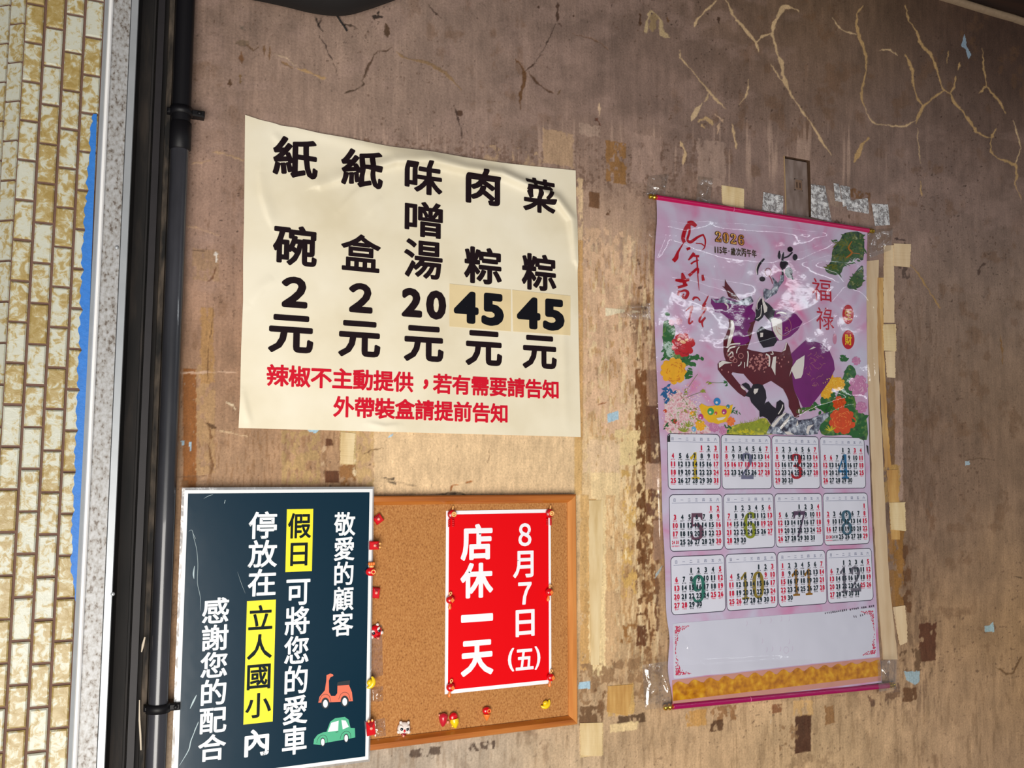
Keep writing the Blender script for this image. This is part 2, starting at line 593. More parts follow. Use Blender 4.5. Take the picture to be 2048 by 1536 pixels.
CRACKS = [  # pixels, width in pixels, colour
    (c6((365, 80), (320, 55), (250, 50), (215, 110), (180, 170), (165, 250), (190, 330), (200, 400), (240, 470), (245, 560), (270, 640), (330, 740)), 7, CREAM),
    (c6((330, 740), (390, 830), (450, 910), (500, 990), (550, 1080), (610, 1160)), 3.6, CREAM),
    (c6((165, 250), (90, 275), (40, 320), (65, 380)), 4, CREAM),
    (c7((1690, 0), (1740, 110), (1790, 170), (1840, 230), (1910, 320), (1930, 370)), 5, CREAM),
    (c7((1620, 0), (1540, 80), (1470, 150), (1450, 200)), 4.5, CREAM),
    (c6((845, 40), (800, 100), (795, 180), (815, 280), (850, 350), (870, 430), (870, 530), (850, 610), (830, 700), (850, 790)), 5.5, OCHRE),
    (c6((615, 130), (650, 190), (700, 230), (790, 255)), 3, CREAM),
    (c6((1160, 40), (1185, 150), (1240, 230), (1290, 350), (1350, 400), (1385, 480), (1410, 580), (1450, 680), (1500, 700), (1530, 770), (1600, 850), (1650, 920), (1690, 985), (1750, 1020), (1800, 1030)), 5, OCHRE),
    (c6((1800, 1030), (1800, 1130), (1850, 1180), (1950, 1220), (1985, 1230), (1995, 1310), (1980, 1380), (2030, 1490)), 4, OCHRE),
    (c6((1450, 680), (1370, 730), (1295, 795), (1265, 850), (1240, 920)), 5, OCHRE),
    (c6((1295, 795), (1250, 740), (1220, 640), (1215, 530), (1180, 450), (1160, 410)), 4.5, OCHRE),
    (c6((1500, 700), (1530, 640), (1540, 570)), 4.5, OCHRE),
    (c6((1735, 360), (1750, 520), (1765, 640), (1830, 720), (1880, 790), (1910, 850)), 3.5, OCHRE),
    (c6((1765, 640), (1710, 700)), 4, OCHRE), (c6((1800, 1030), (1840, 960)), 6, OCHRE),
    (c6((1970, 900), (2010, 1050), (2025, 1110), (1985, 1220)), 3, CREAM),
    (c6((890, 1030), (840, 1080), (780, 1210)), 7, OCHRE),
    (c6((850, 790), (900, 890), (940, 930), (1080, 940), (1150, 945), (1240, 900)), 2.5, CREAM),
    (c6((970, 375), (1040, 370), (1100, 410)), 3.5, CREAM), (c6((155, 480), (210, 560), (240, 600)), 3, CREAM),
    (c6((1250, 960), (1260, 1120), (1280, 1220)), 2, CREAM), (c6((1270, 1350), (1280, 1470)), 3, OCHRE),
    (c6((1470, 470), (1485, 380)), 2, OCHRE), (c6((1555, 520), (1570, 470)), 4, OCHRE),
    (c7((1350, 370), (1345, 430), (1430, 520), (1560, 680), (1630, 760), (1690, 810)), 3, CREAM),
    (c7((1560, 690), (1530, 760)), 4, CREAM), (c7((1510, 770), (1470, 830), (1430, 900)), 8, (220, 190, 150)),
    (c7((1480, 910), (1540, 880), (1590, 930)), 7, (196, 164, 120)), (c7((1500, 930), (1530, 960)), 6, (196, 164, 120)),
    (c7((1860, 590), (1850, 700), (1790, 780)), 3, CREAM), (c7((1735, 930), (1750, 1020), (1770, 1110)), 5, CREAM),
    (c7((1345, 1060), (1385, 1130), (1365, 1230)), 6, CREAM), (c7((740, 770), (742, 870)), 5, (214, 182, 150)),
    (c7((1610, 850), (1670, 910)), 3, (204, 170, 140)), (c7((1640, 920), (1625, 1000)), 5, (204, 170, 140)),
    (c7((1130, 80), (1095, 160), (1090, 240)), 6, (190, 165, 125)), (c7((1130, 80), (1200, 150), (1210, 250), (1270, 280)), 7, (190, 165, 125)),
    (c7((1150, 110), (1140, 230)), 14, (150, 126, 92)), (c7((1050, 100), (1050, 190)), 7, (74, 46, 26)), (c7((1250, 130), (1255, 160)), 7, (100, 68, 40)),
    (c7((430, 20), (430, 90), (425, 150)), 6, (70, 48, 36)), (c7((415, 170), (380, 260), (330, 360), (270, 460)), 2.2, (60, 44, 36)),
    (c7((270, 470), (210, 510), (180, 540)), 3.5, (72, 50, 38)), (c7((110, 440), (160, 490), (185, 550), (180, 620), (155, 700), (150, 820)), 6, (104, 70, 40)),
    (c7((215, 540), (280, 620), (360, 680), (400, 690)), 4, (90, 62, 42)), (c7((430, 170), (460, 200)), 3, DARK), (c7((440, 685), (446, 690)), 9, (110, 84, 58)),
    (c7((540, 250), (690, 290), (760, 325), (810, 375)), 3, (122, 92, 72)), (c7((710, 880), (750, 940)), 6, (100, 60, 44)),
    (c7((1638, 130), (1635, 175)), 5, DARK), (c7((545, 115), (560, 115)), 5, DARK), (c7((280, 55), (295, 55)), 5, DARK),
    (c8((860, 120), (890, 200), (920, 240)), 4, (34, 26, 24)), (c8((910, 130), (885, 190)), 3, (40, 30, 26)),
    (c8((890, 270), (930, 330), (960, 390), (990, 450)), 3, (58, 44, 38)), (c8((990, 460), (1030, 560)), 2, (100, 80, 66)),
    (c8((1440, 350), (1400, 380), (1320, 385), (1270, 470), (1230, 560), (1215, 600)), 3.4, (84, 62, 46)),
    (c8((1215, 600), (1230, 630), (1170, 670), (1080, 695)), 3.4, (70, 52, 36)), (c8((1330, 80), (1340, 120), (1300, 125), (1365, 128)), 6, (34, 26, 22)),
    (c8((1390, 170), (1400, 270)), 9, (84, 60, 40)), (c8((1060, 185), (1130, 190), (1180, 210)), 3.6, (62, 46, 36)),
    (c8((550, 400), (640, 430), (720, 490)), 3, (190, 164, 138)), (c8((610, 460), (700, 510)), 5, (136, 104, 70)),
    (c8((730, 510), (830, 545), (900, 580), (940, 590)), 5, (184, 148, 104)),
    (c8((1470, 390), (1540, 440), (1680, 460), (1830, 540), (1950, 670)), 5.5, (146, 116, 84)),
    (c8((1140, 5), (1200, 15), (1260, 0)), 6, (24, 18, 18)), (c8((1700, 20), (1760, 100), (1800, 130)), 3, (70, 52, 42)),
    (c8((310, 380), (310, 460)), 8, (112, 76, 46)), (c8((260, 320), (330, 320), (370, 330)), 9, (116, 96, 78)), (c8((300, 190), (345, 230)), 5, (110, 96, 84)),
    (c8((480, 340), (480, 420)), 5, (110, 80, 52)), (c8((520, 350), (520, 450)), 4, (120, 88, 58)), (c8((225, 590), (225, 640)), 8, (86, 60, 40)),
    (c8((300, 550), (300, 620)), 6, (120, 92, 58)), (c8((345, 330), (400, 375), (440, 345)), 4, (104, 78, 56)),
    (c8((1910, 840), (1960, 850)), 9, (80, 54, 38)), (c8((1900, 780), (1920, 860), (1950, 960), (1960, 1030)), 3, (70, 52, 44)),
    (Z(0, 384, 4, [(1460, 265), (1580, 290), (1760, 350)]), 4, (184, 150, 122)), (Z(0, 384, 4, [(1420, 1450), (1650, 1442), (1890, 1440)]), 4, (204, 170, 144)),
    (Z(0, 0, 4, [(1700, 1215), (1800, 1230), (1950, 1285)]), 5, (176, 144, 112)), (Z(0, 0, 4, [(1520, 1305), (1620, 1300), (1690, 1275)]), 4, (172, 140, 112)),
    (Z(0, 384, 4, [(1730, 590), (1700, 690), (1660, 715)]), 3.5, (110, 72, 48)), (Z(0, 384, 4, [(1725, 480), (1735, 560)]), 6, (232, 224, 214)),
    (Z(0, 384, 4, [(1535, 460), (1640, 470)]), 2, (90, 66, 54)), (Z(0, 384, 4, [(1710, 920), (1700, 1050), (1675, 1200), (1660, 1330), (1665, 1520)]), 2.4, (110, 78, 50)),
    (Z(0, 768, 4, [(1660, 290), (1690, 420), (1670, 500), (1700, 650), (1680, 730)]), 4, (122, 84, 50)), (Z(0, 768, 4, [(1640, 310), (1720, 350)]), 8, (92, 64, 40)),
    (Z(0, 768, 4, [(1740, 370), (1850, 390), (1980, 420)]), 4, (206, 176, 140)), (Z(0, 768, 4, [(1800, 140), (1860, 170), (1880, 200)]), 4, (232, 210, 176)),
    (Z(1720, 440, 2.743, [(275, 240), (330, 310), (385, 400), (440, 485)]), 3, (176, 138, 82)), (Z(1720, 440, 2.743, [(650, 300), (655, 260), (690, 240)]), 5, (84, 64, 54)),
    (Z(1720, 440, 2.743, [(770, 630), (780, 720), (785, 790)]), 4, (136, 100, 60)), (Z(1720, 440, 2.743, [(190, 100), (250, 110)]), 6, (74, 56, 52)),
    (Z(1720, 440, 2.743, [(580, 1320), (660, 1305), (740, 1320)]), 3, (110, 86, 66)), (Z(1720, 960, 2.668, [(730, 1000), (780, 1035), (820, 1030), (860, 940)]), 4, (120, 88, 56)),
    (Z(1720, 960, 2.668, [(820, 515), (870, 525)]), 3, (90, 70, 50)), (Z(1120, 340, 2.743, [(210, 1290), (240, 1280), (255, 1270)]), 3, (150, 86, 40)),
    (Z(340, 820, 2.438, [(1030, 330), (1090, 335), (1100, 360), (1060, 345)]), 4, (90, 76, 60)), (Z(340, 820, 2.438, [(1100, 350), (1200, 370)]), 3, (176, 150, 116)),
    (Z(340, 820, 2.438, [(1365, 400), (1375, 370), (1405, 365)]), 4, (170, 100, 44)), (Z(340, 820, 2.438, [(1440, 357), (1475, 347)]), 4, (170, 104, 50)),
    (Z(340, 820, 2.438, [(1560, 185), (1550, 260)]), 2, (150, 120, 90)), (Z(340, 820, 2.438, [(1300, 410), (1400, 405), (1440, 412)]), 4, (70, 60, 50)),
    (Z(340, 820, 2.438, [(940, 215), (1000, 190), (1040, 185)]), 3, (130, 100, 66)), (Z(340, 820, 2.438, [(20, 325), (180, 320)]), 2.5, (110, 80, 56)),
]
SCRAP = [  # x0, y0, x1, y1 in photo pixels, colour, raggedness, worn-away share: paper, glue and tape residue
    (366, 738, 393, 985, (138, 84, 36), 2, .12), (393, 730, 430, 950, (176, 140, 100), 5, .35), (402, 615, 428, 768, (170, 130, 84), 5, .2), (385, 498, 438, 562, (160, 128, 100), 4, .3),
    (362, 960, 376, 1060, (130, 92, 58), 3, .3),
    (563, 862, 640, 968, (178, 146, 100), 4, .35), (640, 862, 652, 968, (196, 166, 132), 3, .5), (651, 878, 665, 892, (92, 52, 28), 3, .1), (650, 941, 678, 966, (90, 48, 24), 2, .08),
    (680, 862, 712, 930, (198, 174, 122), 2, .2), (680, 929, 712, 972, (140, 96, 52), 3, .3), (712, 862, 752, 974, (200, 166, 116), 4, .45), (700, 866, 716, 970, (222, 200, 162), 3, .6),
    (748, 862, 1150, 988, (226, 194, 152), 3, .04), (1149, 872, 1164, 986, (212, 172, 108), 1, .1),
    (650, 278, 800, 336, (120, 90, 72), 8, .62), (800, 296, 960, 352, (112, 84, 66), 9, .66), (960, 300, 1145, 352, (178, 148, 120), 9, .5), (1020, 290, 1070, 330, (90, 64, 48), 7, .7),
    (1085, 262, 1146, 330, (184, 152, 122), 5, .15), (1152, 355, 1166, 480, (222, 190, 150), 3, .4), (1154, 480, 1166, 880, (204, 160, 104), 1, .15),
    (1178, 384, 1199, 416, (112, 76, 48), 2, .12), (1198, 392, 1220, 428, (110, 76, 52), 4, .6), (1170, 424, 1200, 452, (104, 74, 54), 5, .68),
    (1212, 284, 1252, 366, (150, 108, 62), 3, .25), (1262, 270, 1322, 368, (166, 138, 124), 6, .2), (1395, 280, 1450, 372, (164, 138, 124), 7, .15), (1160, 250, 1200, 272, (170, 144, 128), 6, .2),
    (1170, 460, 1262, 870, (222, 184, 150), 9, .4), (1240, 470, 1272, 860, (230, 198, 160), 6, .55), (1268, 470, 1296, 620, (96, 66, 48), 6, .66), (1262, 620, 1300, 760, (112, 78, 56), 7, .62),
    (1270, 738, 1293, 880, (116, 70, 34), 3, .28), (1293, 740, 1318, 830, (158, 122, 98), 4, .2), (1292, 812, 1322, 930, (104, 62, 36), 3, .22), (1230, 860, 1280, 930, (232, 206, 152), 3, .3),
    (1150, 880, 1164, 990, (214, 174, 116), 1, .1), (1160, 990, 1178, 1180, (206, 166, 108), 2, .15), (1160, 1180, 1180, 1340, (198, 156, 98), 3, .3),
    (1166, 880, 1240, 945, (228, 196, 158), 4, .3), (1182, 945, 1238, 1000, (232, 204, 156), 1, .08), (1178, 1000, 1212, 1350, (234, 208, 158), 5, .12), (1178, 998, 1192, 1066, (196, 150, 90), 2, .15),
    (1212, 990, 1244, 1180, (212, 174, 126), 4, .45), (1210, 1180, 1240, 1330, (204, 168, 126), 5, .3), (1243, 940, 1272, 1200, (206, 166, 96), 5, .45), (1250, 960, 1275, 1120, (238, 214, 168), 6, .6),
    (1273, 880, 1291, 1230, (104, 60, 24), 4, .42), (1274, 1250, 1292, 1292, (96, 52, 26), 4, .15), (1242, 1250, 1272, 1285, (150, 104, 56), 6, .5),
    (1291, 927, 1320, 980, (196, 160, 132), 3, .1), (1293, 980, 1322, 1040, (112, 72, 52), 6, .45), (1291, 1040, 1318, 1200, (128, 86, 50), 5, .4), (1306, 1042, 1326, 1120, (168, 132, 104), 4, .1),
    (1158, 1320, 1320, 1400, (150, 116, 82), 12, .45), (1216, 1370, 1268, 1430, (196, 158, 96), 4, .2), (1158, 1412, 1206, 1450, (110, 78, 50), 6, .3), (1160, 1448, 1206, 1512, (218, 190, 138), 2, .1),
    (1228, 1430, 1290, 1448, (86, 62, 42), 5, .35), (1220, 1446, 1276, 1462, (228, 200, 150), 4, .3), (1190, 1375, 1230, 1420, (120, 86, 56), 6, .5),
    (1372, 1420, 1412, 1452, (196, 148, 84), 4, .25), (1420, 1412, 1472, 1442, (150, 108, 70), 5, .4), (1420, 1440, 1446, 1462, (86, 56, 34), 3, .25), (1544, 1408, 1564, 1426, (140, 92, 60), 3, .2),
    (1590, 1430, 1622, 1505, (72, 36, 22), 2, .06), (1586, 1400, 1625, 1432, (206, 166, 112), 4, .35), (1650, 1410, 1668, 1448, (148, 108, 68), 5, .3), (1560, 1440, 1600, 1500, (150, 116, 82), 9, .5),
    (1768, 762, 1794, 930, (124, 92, 62), 3, .35), (1790, 762, 1806, 1000, (168, 140, 124), 2, .1), (1768, 930, 1800, 1005, (178, 140, 80), 4, .3), (1777, 1060, 1808, 1220, (150, 106, 52), 5, .3),
    (1806, 1090, 1822, 1225, (104, 70, 44), 3, .35), (1838, 1246, 1872, 1322, (92, 52, 34), 4, .2), (1800, 1300, 1842, 1345, (112, 84, 60), 8, .4), (1806, 1375, 1834, 1402, (104, 70, 44), 5, .2),
    (1788, 530, 1822, 556, (92, 74, 66), 6, .5), (1788, 475, 1818, 492, (76, 60, 54), 5, .5), (1735, 1345, 1800, 1400, (120, 90, 68), 7, .45), (1740, 1400, 1775, 1412, (104, 76, 60), 4, .4),
    (1640, 425, 1700, 462, (98, 74, 60), 6, .5), (1690, 380, 1740, 400, (120, 84, 54), 5, .35), (1626, 380, 1680, 410, (150, 128, 114), 5, .3), (1850, 1000, 1870, 1060, (124, 94, 72), 10, .5),
    (1540, 1430, 1548, 1470, (230, 214, 186), 3, .6), (940, 1484, 990, 1500, (84, 66, 54), 5, .35), (820, 1496, 880, 1512, (84, 66, 54), 5, .35),
]
BLUE = (168, 200, 218)
FLECKS = [
    (c6((1605, 250), (1575, 345), (1610, 365), (1632, 445), (1655, 410), (1620, 345)), (150, 170, 186)),
    ([(1215, 828), (1236, 821), (1237, 838), (1216, 846)], BLUE), ([(1158, 1364), (1180, 1363), (1180, 1378), (1157, 1378)], BLUE),
    ([(614, 856), (640, 858), (632, 866), (618, 864)], BLUE), ([(776, 873), (788, 866), (784, 872), (777, 876)], BLUE),
    ([(1312, 1146), (1326, 1128), (1322, 1140), (1310, 1158)], (176, 190, 190)), ([(1808, 1343), (1840, 1342), (1839, 1362), (1830, 1370), (1812, 1360)], (160, 182, 190)),
    ([(1969, 1252), (1980, 1250), (1986, 1243), (1988, 1264), (1970, 1264)], (170, 196, 200)), (Z(1720, 440, 2.743, [(575, 1325), (600, 1320), (605, 1340), (580, 1348)]), (176, 196, 206)),
    (Z(0, 768, 4, [(1450, 455), (1470, 452), (1472, 490), (1455, 490)]), BLUE), (Z(0, 768, 4, [(1512, 460), (1532, 470), (1530, 540), (1516, 530)]), BLUE),
    (Z(1120, 340, 2.743, [(250, 757), (355, 765), (355, 780), (250, 802)]), (236, 222, 190)), (Z(1120, 340, 2.743, [(395, 768), (445, 778), (395, 788)]), (226, 206, 176)),
]


HOLE = (un(1569.5, 374)[0], un(1621, 374)[0], un(1596, 432)[2], un(1596, 317)[2])


def build_wall():
    STEP = 0.0017
    x0, x1, z0, z1 = -0.02, 2.10, 0.80, 2.74
    xs = np.concatenate([[-0.30, -0.16], np.arange(x0, x1, STEP), [2.35, 2.7]])
    zs = np.concatenate([[0.0, 0.4], np.arange(z0, z1, STEP), [2.76]])
    nx, nz = len(xs), len(zs)
    XX, ZZ = np.meshgrid(xs, zs)
    PX, PY = pj(XX, np.zeros_like(XX), ZZ)
    # plaster colour zones
    num = np.zeros(XX.shape+(3,)); den = np.zeros(XX.shape)
    wx = PX+70*(fbm(PX/90, PY/90, 3)-.5); wy = PY+70*(fbm(PX/90, PY/90, 9)-.5)
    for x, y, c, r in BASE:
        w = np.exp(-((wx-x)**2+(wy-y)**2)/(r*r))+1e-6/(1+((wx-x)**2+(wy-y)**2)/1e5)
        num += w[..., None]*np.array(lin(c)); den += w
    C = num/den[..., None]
    relief = np.zeros(XX.shape)
    # blotches and vertical runs
    b = fbm(PX/42, PY/55, 21, 5)
    C *= (1+.46*(b-.5))[..., None]
    run = fbm(PX/9, PY/150, 31, 3)
    C *= (1+.26*(run-.5))[..., None]
    brown = sstep(.60, .74, fbm(PX/26, PY/34, 41, 5))*sstep(.45, .6, fbm(PX/200, PY/200, 47, 3))*.42
    C = C*(1-brown[..., None])+np.array(lin((112, 80, 54)))*brown[..., None]
    low = sstep(1000, 1500, PY)*sstep(.55, .72, fbm(PX/7, PY/40, 53, 4))*.34
    C = C*(1-low[..., None])+np.array(lin((120, 92, 62)))*low[..., None]
    spots = sstep(.78, .83, fbm(PX/5.5, PY/5.5, 61, 2))*sstep(.5, .62, fbm(PX/120, PY/120, 67, 2))*.6
    C = C*(1-spots[..., None])+np.array(lin((92, 66, 50)))*spots[..., None]
    # grey-mauve lime bloom and pale runs over the upper wall
    up = (1-sstep(500, 760, PY))*(1-sstep(1500, 1680, PX)*(1-sstep(170, 320, PY)))
    bloom = sstep(.50, .72, fbm(PX/60, PY/34, 57, 4))*up*.30
    C = C*(1-bloom[..., None])+np.array(lin((168, 140, 128)))*bloom[..., None]
    drip = sstep(.66, .76, fbm(PX/6, PY/160, 59, 2))*sstep(225, 275, PY)*(1-sstep(330, 420, PY))*sstep(560, 700, PX)*(1-sstep(1700, 1800, PX))*.55
    C = C*(1-drip[..., None])+np.array(lin((190, 160, 142)))*drip[..., None]
    # worn strips of old paste between the poster and the calendar
    band = sstep(1160, 1185, PX)*(1-sstep(1312, 1330, PX))*sstep(430, 560, PY)*(1-sstep(1270, 1390, PY))
    lowr = sstep(700, 900, PY)
    v1 = fbm(PX/5.5, PY/75, 83, 4); v2 = fbm(PX/4.2, PY/26, 87, 4); v3 = fbm(PX/7, PY/5, 89, 3)
    a1 = band*sstep(.52, .64, v1)*.7
    C = C*(1-a1[..., None])+np.array(lin((234, 208, 164)))*a1[..., None]
    a2 = band*sstep(.54, .64, v2)*.6
    C = C*(1-a2[..., None])+np.array(lin((186, 140, 88)))*a2[..., None]
    a3 = band*sstep(1236, 1300, PX)*sstep(.50, .60, .6*v2+.4*v3)*(.5+.4*lowr)
    C = C*(1-a3[..., None])+np.array(lin((112, 70, 40)))*a3[..., None]
    bl = sstep(365, 380, PX)*(1-sstep(760, 780, PX))*sstep(850, 870, PY)*(1-sstep(965, 985, PY))
    a4 = bl*sstep(.56, .66, v2)*.5
    C = C*(1-a4[..., None])+np.array(lin((132, 94, 58)))*a4[..., None]
    rs = sstep(1735, 1760, PX)*(1-sstep(1860, 1900, PX))*sstep(500, 700, PY)*(1-sstep(1400, 1480, PY))
    a5 = rs*sstep(.52, .64, v2)*.45
    C = C*(1-a5[..., None])+np.array(lin((106, 80, 62)))*a5[..., None]
    ub = sstep(640, 680, PX)*(1-sstep(1420, 1480, PX))*sstep(255, 300, PY)*(1-sstep(360, 430, PY))
    a6 = ub*sstep(.53, .62, .5*v2+.5*v3)*.55
    C = C*(1-a6[..., None])+np.array(lin((100, 72, 56)))*a6[..., None]
    dots = sstep(.80, .86, fbm(PX/4, PY/4.5, 63, 2))*sstep(.48, .6, fbm(PX/160, PY/160, 69, 2))*(1-.5*sstep(500, 800, PY))*.75
    C = C*(1-dots[..., None])+np.array(lin((62, 44, 36)))*dots[..., None]
    # warped pixel coordinates give every mark a torn outline
    n1, n2 = fbm(PX/7, PY/7, 71, 3)-.5, fbm(PX/7, PY/7, 73, 3)-.5
    hole = fbm(PX/9, PY/16, 81, 4)

    def window(a, b, c, d, m):
        ca, cb, cc, cdd = un(a-m, c-m), un(b+m, c-m), un(a-m, d+m), un(b+m, d+m)
        ix = np.searchsorted(xs, [min(ca[0], cc[0]), max(cb[0], cdd[0])])
        iz = np.searchsorted(zs, [min(cc[2], cdd[2]), max(ca[2], cb[2])])
        return slice(max(iz[0], 0), min(iz[1]+1, nz)), slice(max(ix[0], 0), min(ix[1]+1, nx))

    def blend(s, a, col):
        C[s] = C[s]*(1-a[..., None])+np.array(lin(col))*a[..., None]
    for x0_, y0_, x1_, y1_, col, rag, wear in SCRAP:
        s = window(x0_, x1_, y0_, y1_, 14)
        sl = (985-(y0_+y1_)/2)/(4990-(x0_+x1_)/2)
        qx = PX[s]+rag*1.6*n1[s]; qy = PY[s]-sl*(PX[s]-(x0_+x1_)/2)+rag*1.6*n2[s]
        d = np.minimum(np.minimum(qx-x0_, x1_-qx), np.minimum(qy-y0_, y1_-qy))
        a = np.clip(d/1.6+.5, 0, 1)
        h = hole[s]
        a = a*sstep(wear-.10+.12, wear+.02+.12, h) if wear > .02 else a
        tone = .82+.36*fbm(PX[s]/6, PY[s]/18, 91, 3)
        C[s] = C[s]*(1-.92*a[..., None])+np.array(lin(col))*tone[..., None]*.92*a[..., None]
        relief[s] = relief[s]+a*.5
    for pts, wd, col in CRACKS:
        p = np.array(pts)
        s = window(p[:, 0].min(), p[:, 0].max(), p[:, 1].min(), p[:, 1].max(), wd+6)
        d, t = seg_dist(PX[s]+5*n1[s], PY[s]+5*n2[s], pts)
        wv = wd*(.20+.50*vnoise(t*len(pts)*2.3+wd, t*0, 5))*np.minimum(1, .35+4*np.minimum(t, 1-t))
        a = np.clip((wv-d)/1.6+.5, 0, 1)*.92
        blend(s, a, col)
        relief[s] = relief[s]-a*(1.0 if sum(col) < 330 else -.6)
    for pts, col in FLECKS:
        p = np.array(pts)
        s = window(p[:, 0].min(), p[:, 0].max(), p[:, 1].min(), p[:, 1].max(), 4)
        X, Y = PX[s]+2*n1[s], PY[s]+2*n2[s]
        ins = np.zeros(X.shape, bool)
        for i in range(len(p)):
            (ax, ay), (bx, by) = p[i], p[(i+1) % len(p)]
            ins ^= ((ay > Y) != (by > Y)) & (X < (bx-ax)*(Y-ay)/(by-ay+1e-9)+ax)
        blend(s, ins*.95, col)
        relief[s] = relief[s]+ins*.5
    C = np.clip(C, .004, .95)
    me = bpy.data.meshes.new('wall_back')
    n = nx*nz
    me.vertices.add(n)
    co = np.stack([XX, np.zeros_like(XX), ZZ], -1).astype(np.float32)
    me.vertices.foreach_set('co', co.ravel())
    i = np.arange(nz-1)[:, None]*nx+np.arange(nx-1)[None]
    q = np.stack([i, i+1, i+nx+1, i+nx], -1).reshape(-1, 4).astype(np.int32)
    hx0, hx1, hz0, hz1 = HOLE
    fx, fz = XX.ravel()[q[:, 0]]+STEP/2, ZZ.ravel()[q[:, 0]]+STEP/2
    q = np.ascontiguousarray(q[~((fx > hx0) & (fx < hx1) & (fz > hz0) & (fz < hz1))])
    nf = len(q)
    me.loops.add(nf*4); me.loops.foreach_set('vertex_index', q.ravel())
    me.polygons.add(nf)
    me.polygons.foreach_set('loop_start', np.arange(0, nf*4, 4, dtype=np.int32))
    me.polygons.foreach_set('use_smooth', np.ones(nf, bool))
    me.update(calc_edges=True)
    at = me.attributes.new('plaster', 'FLOAT_COLOR', 'POINT')
    at.data.foreach_set('color', np.concatenate([C, np.ones(C.shape[:2]+(1,))], -1).astype(np.float32).ravel())
    ar = me.attributes.new('relief', 'FLOAT', 'POINT')
    ar.data.foreach_set('value', relief.astype(np.float32).ravel())

    m, nt, p = nodes('stained_plaster')
    L = nt.links.new
    A = nt.nodes.new('ShaderNodeAttribute'); A.attribute_name = 'plaster'
    B = nt.nodes.new('ShaderNodeAttribute'); B.attribute_name = 'relief'
    geo = nt.nodes.new('ShaderNodeNewGeometry')

    def noise(scale, det, st):
        mp = nt.nodes.new('ShaderNodeMapping'); mp.inputs['Scale'].default_value = st
        nn = nt.nodes.new('ShaderNodeTexNoise'); nn.inputs['Scale'].default_value = scale; nn.inputs['Detail'].default_value = det
        nn.inputs['Roughness'].default_value = .65
        L(geo.outputs['Position'], mp.inputs['Vector']); L(mp.outputs[0], nn.inputs['Vector'])
        return nn.outputs['Fac']

    def rng(src, a, b, c, d):
        r = nt.nodes.new('ShaderNodeMapRange')
        for k, v in enumerate((a, b, c, d)): r.inputs[k+1].default_value = v
        L(src, r.inputs[0]); return r.outputs[0]

    def mul(a, b):
        q = nt.nodes.new('ShaderNodeMath'); q.operation = 'MULTIPLY'
        L(a, q.inputs[0]); L(b, q.inputs[1]); return q.outputs[0]
    fine = rng(noise(260, 6, (1, 1, 1)), .3, .7, .80, 1.20)
    mid = rng(noise(38, 6, (1, 1, .55)), .3, .7, .82, 1.16)
    grain = rng(noise(70, 4, (3.4, 1, .16)), .3, .7, .90, 1.09)
    speck = rng(noise(150, 2, (1, 1, .6)), .64, .72, 1.0, .66)
    tot = mul(mul(fine, mid), mul(grain, speck))
    vm = nt.nodes.new('ShaderNodeVectorMath'); vm.operation = 'SCALE'
    L(A.outputs['Color'], vm.inputs[0]); L(tot, vm.inputs['Scale'])
    L(vm.outputs[0], p.inputs['Base Color'])
    p.inputs['Roughness'].default_value = .72
    p.inputs['Specular IOR Level'].default_value = .3
    ad = nt.nodes.new('ShaderNodeMath'); ad.operation = 'ADD'
    L(B.outputs['Fac'], ad.inputs[0]); L(tot, ad.inputs[1])
    bp = nt.nodes.new('ShaderNodeBump'); bp.inputs['Strength'].default_value = .45; bp.inputs['Distance'].default_value = .0012
    L(ad.outputs[0], bp.inputs['Height']); L(bp.outputs[0], p.inputs['Normal'])
    o = link('wall_back', me, m)
    props(o, kind='structure')


build_wall()

# trim and ceiling at the top of the wall
zt = un(2048, 47)[2]
mb = MB()
N = 60
rr = random.Random(4)
prof = [(-.000, -.006), (-.010, -.004), (-.012, .004), (-.009, .009), (.0, .011)]
vs, fs = [], []
for i in range(N+1):
    x = -.3+3.0*i/N
    j = rr.uniform(-.0012, .0012)
    vs += [(x, y+j*.5, zt+z+j) for y, z in prof]
for i in range(N):
    for k in range(len(prof)-1):
        a = i*5+k
        fs.append((a, a+1, a+6, a+5))
mb.add(vs, fs, True)
o = mb.build('trim_1', mat('pale_trim', (150, 126, 100), .7, var=.3, vscale=90))
props(o, kind='structure')
mb = MB()
mb.box(-3.0, 3.4, -3.4, .10, zt+.012, zt+.05)
o = mb.build('ceiling', ramp_mat('dark_ceiling_boards', [(.3, (30, 16, 10)), (.7, (58, 34, 20))], 14, .7, stretch=(.3, 3, 1)))
props(o, kind='structure')
mb = MB()
mb.box(-3.0, 3.4, -6.0, .10, -.05, 0.0)
o = mb.build('floor', ramp_mat('worn_concrete', [(.3, (62, 58, 54)), (.7, (84, 80, 74))], 6, .9))
props(o, kind='structure')

# ------------------------------------------------------------------ tiled pillar
YT = -0.050


